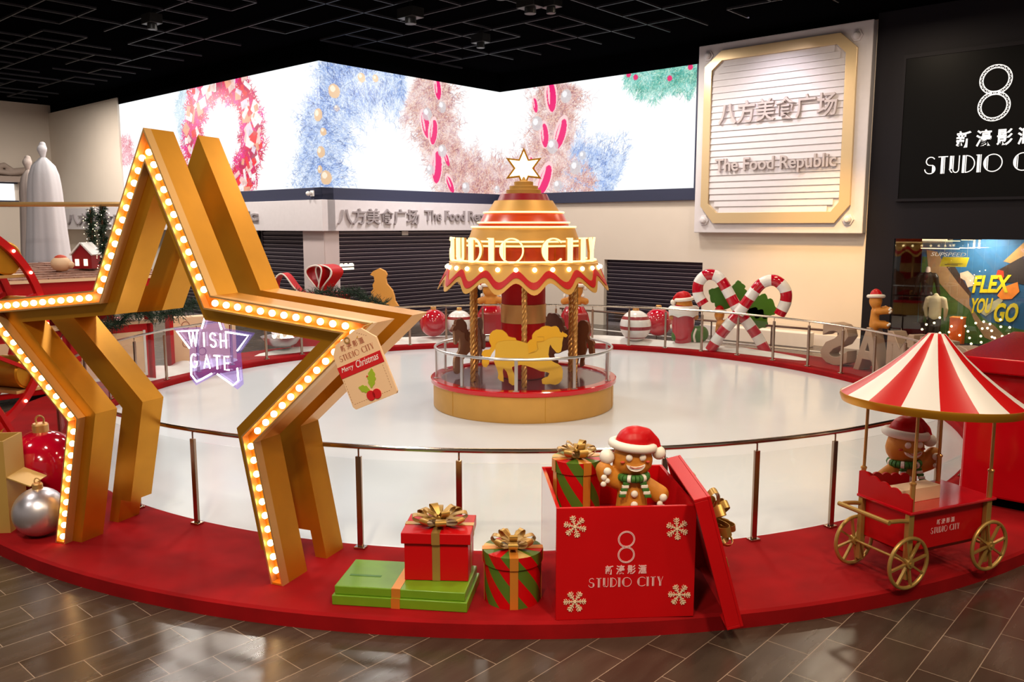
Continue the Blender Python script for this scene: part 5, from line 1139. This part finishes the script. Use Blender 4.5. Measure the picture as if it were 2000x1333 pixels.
# stocking with gingerbread man
ST = TR(4.78, 22.95, 0.28)
sk_ = thing('christmas_stocking', 'standing red stocking with white scalloped cuff and green toe', 'stocking', ST)
blob('leg', [((-0.05, 0, 0.18), (-0.05, 0, 0.80), .30, .33, .7)], 'bauble_red', sk_, 0.03, 4)
blob('toe', [((0.10, 0, 0.20), (0.42, -0.02, 0.22), .19, .24, .8)], 'holly', sk_, 0.03, 4); blob('heel', [((-0.20, 0, 0.16), (-0.20, 0, 0.20), .18, .17, .8)], 'holly', sk_, 0.03, 4)
m = MB(Matrix.Diagonal((1, .75, 1, 1))); n = 48; vs = [((.40+.02*(z > .8))*math.cos(2*PI*i/n)-.05, (.40)*math.sin(2*PI*i/n), z if k else .70+.05*abs(math.sin(4*PI*i/n*1.5))) for k, z in enumerate((.70, .95)) for i in range(n)]
m.add(vs, [(i, (i+1) % n, n+(i+1) % n, n+i) for i in range(n)]); m.lathe([(.42, .95), (.36, 1.0), (0, 1.0)], 32, (-.05, 0, 0)); m.build('scalloped_cuff', 'white', sk_)
MB().tube(smooth_path([(0.25, -0.17, 0.02), (0.20, -0.25, 0.2), (0.26, -0.24, 0.40)], 5), 0.03, 8).build('icing_seam', 'icing', sk_)
gingerbread('gingerbread man in a Santa hat peeking out of the red stocking', ST @ TR(-0.04, 0, 0.27) @ RZ(PI), 1.30, 'side', front=False, hatside=1, small=True)
# candy canes
def cane(label, P, r, T):
    t = thing('candy_cane', label, 'candy cane', T, 'giant crossed candy canes'); pts = resample([tuple(p) for p in smooth_path(P, 10)], 0.02); m = MB(); n = 16; seglen = int(0.245/0.02)
    m.tube([tuple(p) for p in pts], r, n); k = len(pts)-1
    m.m = [((i//n)//seglen) % 2 if i < k*n else 0 for i in range(len(m.f))]
    m.build('cane', ['bauble_red', 'white_gloss'], t, smooth=60)
cane('giant candy cane hooking to the left, crossed with its twin', [(0.72, 0, 0.0), (0.45, 0, 0.45), (0.0, 0, 1.05), (-0.42, 0, 1.75), (-0.62, 0, 1.93), (-0.85, 0, 1.93), (-1.03, 0, 1.72), (-1.03, 0, 1.42), (-0.88, 0, 1.16)], 0.145, TR(6.02, 22.15, 0.16) @ RZ(-0.35) @ Matrix.Scale(1.03, 4))
cane('giant candy cane hooking to the right, crossed with its twin', [(-0.66, 0, 0.0), (-0.40, 0, 0.45), (0.05, 0, 1.05), (0.42, 0, 1.62), (0.64, 0, 1.82), (0.90, 0, 1.84), (1.12, 0, 1.62), (1.14, 0, 1.32), (1.00, 0, 0.98)], 0.145, TR(5.93, 21.85, 0.16) @ RZ(-0.35) @ Matrix.Scale(1.03, 4))
hl = thing('holly_leaves', 'dark green holly leaves behind the crossed candy canes', 'leaves', TR(6.15, 22.58, 0.16))
m = MB(XF); LF = lambda L, w, n=4: leaf(n, L, w)
for a, x, z, L in ((150, -0.1, 1.15, .85), (95, 0.0, 1.2, .65), (-18, 0.1, 1.30, 1.0), (-35, 0.15, 1.05, .8)):
    m = MB(XF @ TR(x, z, 0) @ RZ(math.radians(a))); m.prism(LF(L, L*0.36), -0.02, 0.02); m.build('leaf', 'holly', hl, smooth=0)
MB().cyl((0, 0.0, 0.0), (0, 0.0, 1.3), 0.03, 8).build('stake', 'holly', hl)
# small gingerbread figure next to the stocking, and the one on the letters
gingerbread('small gingerbread man standing sideways between the stocking and the candy canes', TR(5.62, 22.55, 0.50) @ RZ(math.radians(70)), 0.95, 'forward', True, front=False, small=True)
# CHRISTMAS letters seen from behind
word = 'CHRISTMAS'; a = 117.0
for i, ch in enumerate(reversed(word)):
    r = 8.70; q = ring_pt(a-i*6.8, r, 0.15); d = (q-RC); d.z = 0; d.normalize()
    T = Matrix((Vector((d.y, -d.x, 0))*-1, UP, d)).transposed().to_4x4(); T.translation = q
    m = MB(); centred_text(m, ch, 1.02, 0.34, TR(0, 0, -0.17), bold=0.03, width=0.82 if ch not in 'I' else 0.26)
    tag(m.build('block_letter', 'letter_tan', T=T, smooth=0, bevel=0.012), 'tan block letter %s seen from behind, %s' % (ch, ['nearest the candy canes', 'under the sitting gingerbread man', 'right of the letter A', 'behind the cart canopy, third from the letter A', 'hidden behind the canopy, right of the T', 'behind the canopy', 'behind the canopy, nearer the red booth', 'beside the red booth', 'farthest right beside the red booth'][i]), 'letter', 'CHRISTMAS block letters')
qa = ring_pt(a-6.8, 8.70, 1.17)
gingerbread('gingerbread man sitting sideways on the tan letter A by the dark shop wall', Matrix.Translation(qa) @ RZ(math.radians(80)), 1.0, 'forward', 'sit', front=False, small=True)
# two gingerbread figures half hidden behind the carousel
for label, x, y in (('gingerbread man in red behind the left side of the carousel column', -0.62, 24.35), ('gingerbread man in red seen between the carousel column and its right pole', 1.82, 24.2)):
    t = gingerbread(label, TR(x, y, 0.86) @ RZ(PI), 1.30, 'side', False, front=False, hatside=-1 if x > 0 else 1, small=True)
    MB().lathe([(.40, -0.52), (.36, -0.2), (.30, 0.05), (.20, .22), (0, .24)], 28).build('red_coat', 'bauble_red', t); MB().lathe([(.42, -.53), (.44, -.48), (.42, -.42)], 28).build('coat_hem', 'icing', t)
    MB().box((0, .30, -0.15), (.5, .34, .5)).build('gift_sack', 'dark_red', t, bevel=0.03)
# barrier in front of the right wall
BA = WR @ TR(0, 0, 2.55)
br = thing('barrier', 'thin dark handrail barrier standing before the cream right wall', 'barrier', BA)
MB().tube([(5.0, 0.78, 0), (14.2, 0.78, 0)], 0.030, 8).build('handrail', 'dark_steel', br); MB().tube([(5.0, 0.20, 0), (14.2, 0.20, 0)], 0.022, 8).build('lower_rail', 'white', br)
for i in range(6): MB().cyl((5.1+i*1.8, 0, 0), (5.1+i*1.8, 0.78, 0), 0.022, 8).build('post', 'dark_steel', br)
pl = MB(WR).bx(9.6, 12.6, 0, 0.42, 0.35, 0.80); tag(pl.build('low_bench', 'fascia', bevel=0.02, smooth=0), 'low pale bench block along the foot of the cream right wall', 'bench')
# ------------------------------------------------------------------ back left: cutout, giant gift, silver bowl
CO = [(-0.02, 2.28), (-0.20, 2.20), (-0.28, 2.10), (-0.18, 2.05), (-0.16, 1.92), (-0.22, 1.82), (-0.20, 1.70), (-0.27, 1.62), (-0.25, 1.52), (-0.32, 1.45), (-0.32, 0.15), (0.50, 0.15), (0.50, 1.2), (0.40, 1.36), (0.38, 1.5), (0.33, 1.66), (0.18, 1.84), (0.15, 2.0), (0.19, 2.10), (0.14, 2.20)]
mc = MB(Matrix(((1, 0, 0, -3.70), (0, 0, -1, 23.6), (0, 1, 0, 0.0), (0, 0, 0, 1)))).prism([(x, z) for x, z in CO], -0.10, 0.10)
tag(mc.build('cutout_figure', 'wood_orange', smooth=0, bevel=0.01), 'thick orange cutout figure seen from behind, above the star right arm', 'cutout')
gg = thing('giant_gift_box', 'giant red gift box with red and white bow loops behind the star', 'gift', frame((-5.40, 23.15, 0.15), (0.93, 0.36, 0)))
MB().bx(-0.75, 0.75, -0.6, 0.6, 0, 1.25).build('body', 'red', gg, smooth=0, bevel=0.02); MB().bx(-0.8, 0.8, -0.65, 0.65, 1.25, 1.45).build('lid', 'red', gg, smooth=0, bevel=0.02)
def big_loop(T, L, wd):
    m = MB(T); P = [(L*math.sin(PI*t)*0.5*(1 if True else 0)*math.cos(0), 0) for t in (0,)]
    pts = [(0.42*L*math.sin(2*PI*t)*(math.sin(PI*t)), L*math.sin(PI*t)**1.0) for t in np.linspace(0.02, 0.98, 28)]
    m.ribbon(pts, 0.035, -wd/2, wd/2); m.build('bow_loop', 'red', gg, smooth=50)
    e = MB(T); e.tube([(x, y, wd/2) for x, y in pts], 0.022, 8); e.build('bow_trim', 'icing', gg)
big_loop(TR(0.22, -0.1, 1.45) @ RZ(-0.75) @ RX(PI/2) @ RZ(-0.22), 0.80, 0.55); big_loop(TR(0.12, -0.25, 1.45) @ RZ(-0.75) @ RX(PI/2) @ RZ(0.22), 0.80, 0.40); big_loop(TR(-0.35, -0.1, 1.47) @ RZ(-0.5) @ RX(PI/2) @ RZ(1.15), 0.85, 0.42)
P = [(-1.0, -0.72, 1.10), (-0.7, -0.74, 1.50), (-0.3, -0.74, 1.42), (0.1, -0.74, 1.56), (0.5, -0.74, 1.48), (0.9, -0.76, 1.50), (1.3, -0.8, 1.30), (1.75, -0.85, 1.15)]
tag(garland_mesh(smooth_path(P, 6), 0.24, 0.045, 0.12, 4, frame((-5.40, 23.15, 0.15), (0.93, 0.36, 0))).build('fir_garland', 'fir', smooth=0), 'dark fir garland draped over the giant red gift behind the star arm', 'garland')
sb = thing('silver_bowl', 'shiny silver bowl with warm lights behind the railing, under the star arm', 'bowl', TR(-6.10, 21.95, 0.27))
MB().lathe([(0.15, 0.0), (0.38, 0.10), (0.52, 0.28), (0.54, 0.30), (0.50, 0.29), (0.36, 0.14), (0, 0.06)], 40).build('bowl', 'silver', sb, smooth=50)
for k in range(6): o = MB().ball((0, 0, 0), 0.045, 10).build('bulb', 'fairy', sb); o.location = (0.22*math.cos(k), 0.22*math.sin(k), 0.30)
bauble('silver bauble sunk in the warm bowl of lights', (-6.12, 21.97, 0.50), 0.26, 'silver', CAPG, False)
# ------------------------------------------------------------------ red shingled kiosk on the left
KL = frame((-7.75, 17.95, 0.15), -AV)         # x runs towards the near left along the front, y points away from the rink? (z cross x)
sgn = -1 if (KL.to_3x3() @ Vector((0, 1, 0))).dot(AR) > 0 else 1
kl = thing('red_kiosk', 'red wooden kiosk with brown shingled roof behind the star, left side', 'booth', KL)
def ky(y): return sgn*y
def kb(x0, x1, y0, y1, z0, z1): a, b = sorted((ky(y0), ky(y1))); return MB().bx(x0, x1, a, b, z0, z1)
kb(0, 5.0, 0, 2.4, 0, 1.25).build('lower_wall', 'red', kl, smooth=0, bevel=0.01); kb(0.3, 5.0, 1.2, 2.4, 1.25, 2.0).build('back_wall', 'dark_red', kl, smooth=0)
kb(-0.05, 5.0, -0.12, 0.3, 1.25, 1.32).build('counter', 'peach', kl, smooth=0, bevel=0.01)
for x in (0.05, 1.7, 3.4): kb(x, x+0.10, 0.0, 0.10, 0, 2.05).build('post', 'red', kl, smooth=0, bevel=0.01)
for x in (0.22, 1.9, 3.6):
    kb(x, x+1.3, -0.02, 0.0, 0.18, 1.08).build('panel', 'peach', kl, smooth=0); kb(x-0.03, x+1.33, -0.03, 0.0, 0.12, 0.18).build('panel_trim', 'white', kl, smooth=0); kb(x-0.03, x+0.02, -0.03, 0.0, 0.18, 1.10).build('panel_trim', 'white', kl, smooth=0)
kb(-0.2, 5.2, -0.2, 0.0, 1.95, 2.22).build('fascia_board', 'red', kl, smooth=0, bevel=0.01); kb(-0.25, 5.2, -0.28, 0.02, 2.22, 2.28).build('eave_board', 'peach', kl, smooth=0)
R = random.Random(5); m = MB()
for j in range(8):
    x = -0.25
    while x < 5.1:
        w = R.uniform(0.18, 0.5); a = ky(-0.25+j*0.34); b = ky(-0.25+(j+1.15)*0.34); z = 2.28+j*0.028
        m.add([(x, a, z+.028), (min(x+w, 5.2)-.012, a, z+.028), (min(x+w, 5.2)-.012, b, z+.026+R.uniform(0, .012)), (x, b, z+.026), (x, a, z), (min(x+w, 5.2)-.012, a, z), (min(x+w, 5.2)-.012, b, z), (x, b, z)], [(0, 1, 2, 3), (4, 7, 6, 5), (0, 4, 5, 1), (1, 5, 6, 2), (2, 6, 7, 3), (3, 7, 4, 0)]); x += w
m.build('shingle_roof', 'shingle', kl, smooth=0)
kb(-0.2, 5.15, -0.15, 2.45, 2.05, 2.27).build('roof_deck', 'dark_red', kl, smooth=0)
P = [KL @ Vector((-0.9, ky(-0.2), 1.62)), KL @ Vector((-0.4, ky(-0.25), 1.45)), KL @ Vector((0.1, ky(-0.25), 1.42)), KL @ Vector((0.5, ky(-0.22), 1.52)), KL @ Vector((0.9, ky(-0.22), 1.30)), KL @ Vector((1.4, ky(-0.22), 1.32)), KL @ Vector((1.9, ky(-0.22), 1.24))]
tag(garland_mesh(smooth_path(P, 6), 0.23, 0.05, 0.12, 9).build('fir_garland', 'fir', smooth=0), 'dark fir garland along the counter of the red kiosk above the WISH GATE sign', 'garland')
db = thing('display_board', 'big peach board with faint red lettering behind the railing, left of the WISH GATE sign', 'board', frame((-7.45, 20.15, 0.15), (0.80, 0.60, 0)))
MB().bx(-0.75, 0.75, 0, 0.35, 0, 1.15).build('board', 'peach', db, smooth=0, bevel=0.02); MB().bx(-0.82, -0.74, -0.03, 0.38, 0, 1.22).build('edge_strip', 'red', db, smooth=0)
m = MB()
for k in range(4): m.ribbon(circle(0.09, 14, (-0.45+k*0.12*(k % 2), 0.95-k*0.22)), 0.02, 0.0, 0.004, 0, FACE @ TR(0, 0, 0.001), closed=True)
m.build('faint_print', 'tag_ink', db, smooth=0)
# columns wrapped in fir and lights carrying a gold beam above the kiosk
bm2 = MB().tube([(-12.2, 17.44, 3.90), (-8.05, 17.44, 3.90)], 0.050, 14); tag(bm2.build('gold_beam', 'gold_lip'), 'long horizontal gold pole above the red kiosk at far left', 'pole')
for label, p, z1, sd in (('fir wrapped column with tiny lights, nearer the star, on the kiosk roof', (-8.46, 17.44, 2.50), 3.86, 21), ('fir wrapped column with tiny lights, left of its twin, on the kiosk roof', (-9.04, 18.15, 2.60), 3.80, 22)):
    t = thing('garland_column', label, 'column', p, 'fir wrapped columns')
    L = z1-p[2]; P = [(0.07*math.cos(k*0.9), 0.07*math.sin(k*0.9), L*k/30) for k in range(31)]
    MB().cyl((0, 0, 0), (0, 0, L), 0.022, 12).build('pole', 'dark_steel', t); garland_mesh([(a*.5, b*.5, c) for a, b, c in P], 0.11, 0.028, 0.06, sd).build('fir_wrap', 'fir', t, smooth=0)
    R = random.Random(sd); b1 = None
    for k in range(34):
        o = MB().ball((0, 0, 0), 0.008, 6).build('bulb', 'fairy', t) if b1 is None else b1.copy()
        if b1 is None: b1 = o
        else: COL.objects.link(o)
        aa = R.uniform(0, 6.28); o.location = (0.15*math.cos(aa), 0.15*math.sin(aa), L*(k+.5)/34)
gt = thing('roof_bauble', 'peach bauble with a red cap lying on the brown shingled roof', 'bauble', tuple(KL @ Vector((1.55, ky(0.62), 2.39))))
MB().ball((0, 0, 0.15), (.20, .18, .16), 20).build('ball', 'peach', gt, smooth=60); MB().ball((0.0, 0, 0.25), (.13, .12, .085), 16).build('cap', 'blush', gt, smooth=60); MB().ball((0.20, 0, 0.13), .07, 12).build('knob', 'peach', gt, smooth=60)
hh = thing('toy_house', 'tiny house with white roof and lit windows on the shingled kiosk roof', 'toy house', tuple(KL @ Vector((0.95, ky(0.85), 2.42))))
MB().bx(-0.2, 0.2, -0.2, 0.2, 0, 0.28).prism([(-0.2, 0), (0.2, 0), (0, 0.22)], -0.2, 0.2, 0, TR(0, 0, 0.28) @ RX(PI/2)).build('walls', 'dark_red', hh, smooth=0)
m = MB(); [m.box((s*0.12, 0, 0.41), (0.34, 0.48, 0.03), 0, TR(s*0.0, 0, 0) @ TR(s*0.12, 0, 0.41) @ RY(s*0.83) @ TR(-s*0.12, 0, -0.41)) for s in (-1, 1)]; m.build('roof', 'white', hh, smooth=0)
for x in (-0.1, 0.08): MB().bx(x-0.04, x+0.04, -0.21, -0.2, 0.06, 0.2).build('lit_window', 'lit', hh, smooth=0)
# ------------------------------------------------------------------ draped statues and relief far left
def gown(label, c, Hh, r, mt, seed):
    t = thing('draped_statue', label, 'statue', c); R = random.Random(seed); m = MB(); rows, n = 26, 72; vs = []; ph = [R.uniform(0, 6.28) for _ in range(4)]
    for k in range(rows+1):
        u = k/rows; z = Hh*0.93*u; base = r*(0.50+0.62*(1-u)**1.5) if u < 0.86 else r*0.50*math.sqrt(max(0.02, 1-((u-0.86)/0.14)**2))*0.95+0.03
        for i in range(n):
            a = 2*PI*i/n; f = 1+(1-u*0.6)*(0.09*math.sin(3*a+ph[0]+u*3.5)+0.05*math.sin(7*a+ph[1]-2.5*u)+0.015*math.sin(17*a+ph[2]+u)); vs.append((base*f*math.cos(a), base*f*math.sin(a)*0.8, z))
    m.add(vs, [(k*n+i, k*n+(i+1) % n, (k+1)*n+(i+1) % n, (k+1)*n+i) for k in range(rows) for i in range(n)]+[tuple(rows*n+i for i in range(n))]); m.build('gown', mt, t, smooth=70)
    blob('head', [((0, 0, Hh*0.935), (0, -0.03, Hh*0.965), .055, .105, 1), ((0, 0, Hh*.965), (0, 0.01, Hh*.985), .10, .075, 1), ((0, -.10, Hh*.966), (0, -.125, Hh*.958), .025, .015, 1), ((0, .06, Hh*.975), (0, .12, Hh*.97), .06, .045, 1)], mt, t, 0.014, 2)
gown('tall white draped statue with small bare head behind the kiosk', (-11.15, 20.3, 0.0), 5.45, 0.72, 'plaster', 3)
gown('ivory draped statue with small head, left of the taller white one', (-12.15, 21.4, 0.0), 5.22, 0.46, 'plaster_warm', 8)
FL = WL @ TR(-21.35, 0, 0)
def fl(t, z, o=0.0): return FL @ Vector((o, z, t))
rf = thing('relief_sculpture', 'reclining figure sculpture on a ledge high on the far left wall', 'sculpture', Matrix.Translation(fl(2.4, 5.70, 0.3)))
blob('figure', [((-1.1, -1.3, .12), (-.4, -.5, .25), .12, .16, 1), ((-.4, -.5, .25), (.1, .1, .5), .17, .12, 1), ((.1, .1, .5), (.45, .5, .15), .12, .10, 1), ((-.4, -.5, .28), (.25, .2, .15), .15, .12, 1), ((.3, .35, .2), (.9, 1.0, .35), .17, .16, 1), ((.9, 1.0, .35), (1.0, 1.1, .62), .12, .12, 1)], 'relief', rf, 0.03, 3)
m = MB(FL).bx(0, 0.7, 5.45, 5.70, 0.8, 7); tag(m.build('wall_ledge', 'relief', smooth=0), 'long taupe ledge under the reclining sculpture on the far left wall', 'ledge')
M['screen2'] = mat('far_screen_picture', (0.02, 0.02, 0.02), .4, emit=(0.92, 0.97, 1.0), strength=1.1)
s2_ = thing('wall_screen', 'small bright white screen on the far left wall, at the picture edge', 'screen', Matrix.Translation(fl(2.0, 4.62, 0.0)))
m = MB(Matrix.Translation(-fl(2.0, 4.62, 0.0)) @ FL).bx(0.02, 0.10, 4.62, 5.38, 1.85, 8); m.build('display', 'screen2', s2_, smooth=0)
m = MB(Matrix.Translation(-fl(2.0, 4.62, 0.0)) @ FL).bx(0.0, 0.14, 4.40, 4.62, 1.7, 8).bx(0, 0.14, 5.38, 5.45, 1.7, 8); m.build('bezel', 'navy', s2_, smooth=0)
m = MB(WL @ TR(-0.35, 4.47, 0.14)).bx(-0.09, 0.09, -0.09, 0.09, 0, 0.03).cyl((0, 0, 0.03), (0, 0, 0.14), 0.055, 16).ball((0, -0.01, 0.17), 0.075, 16); tag(m.build('security_camera', 'white'), 'small white dome camera on the navy bezel at the screen corner', 'camera')
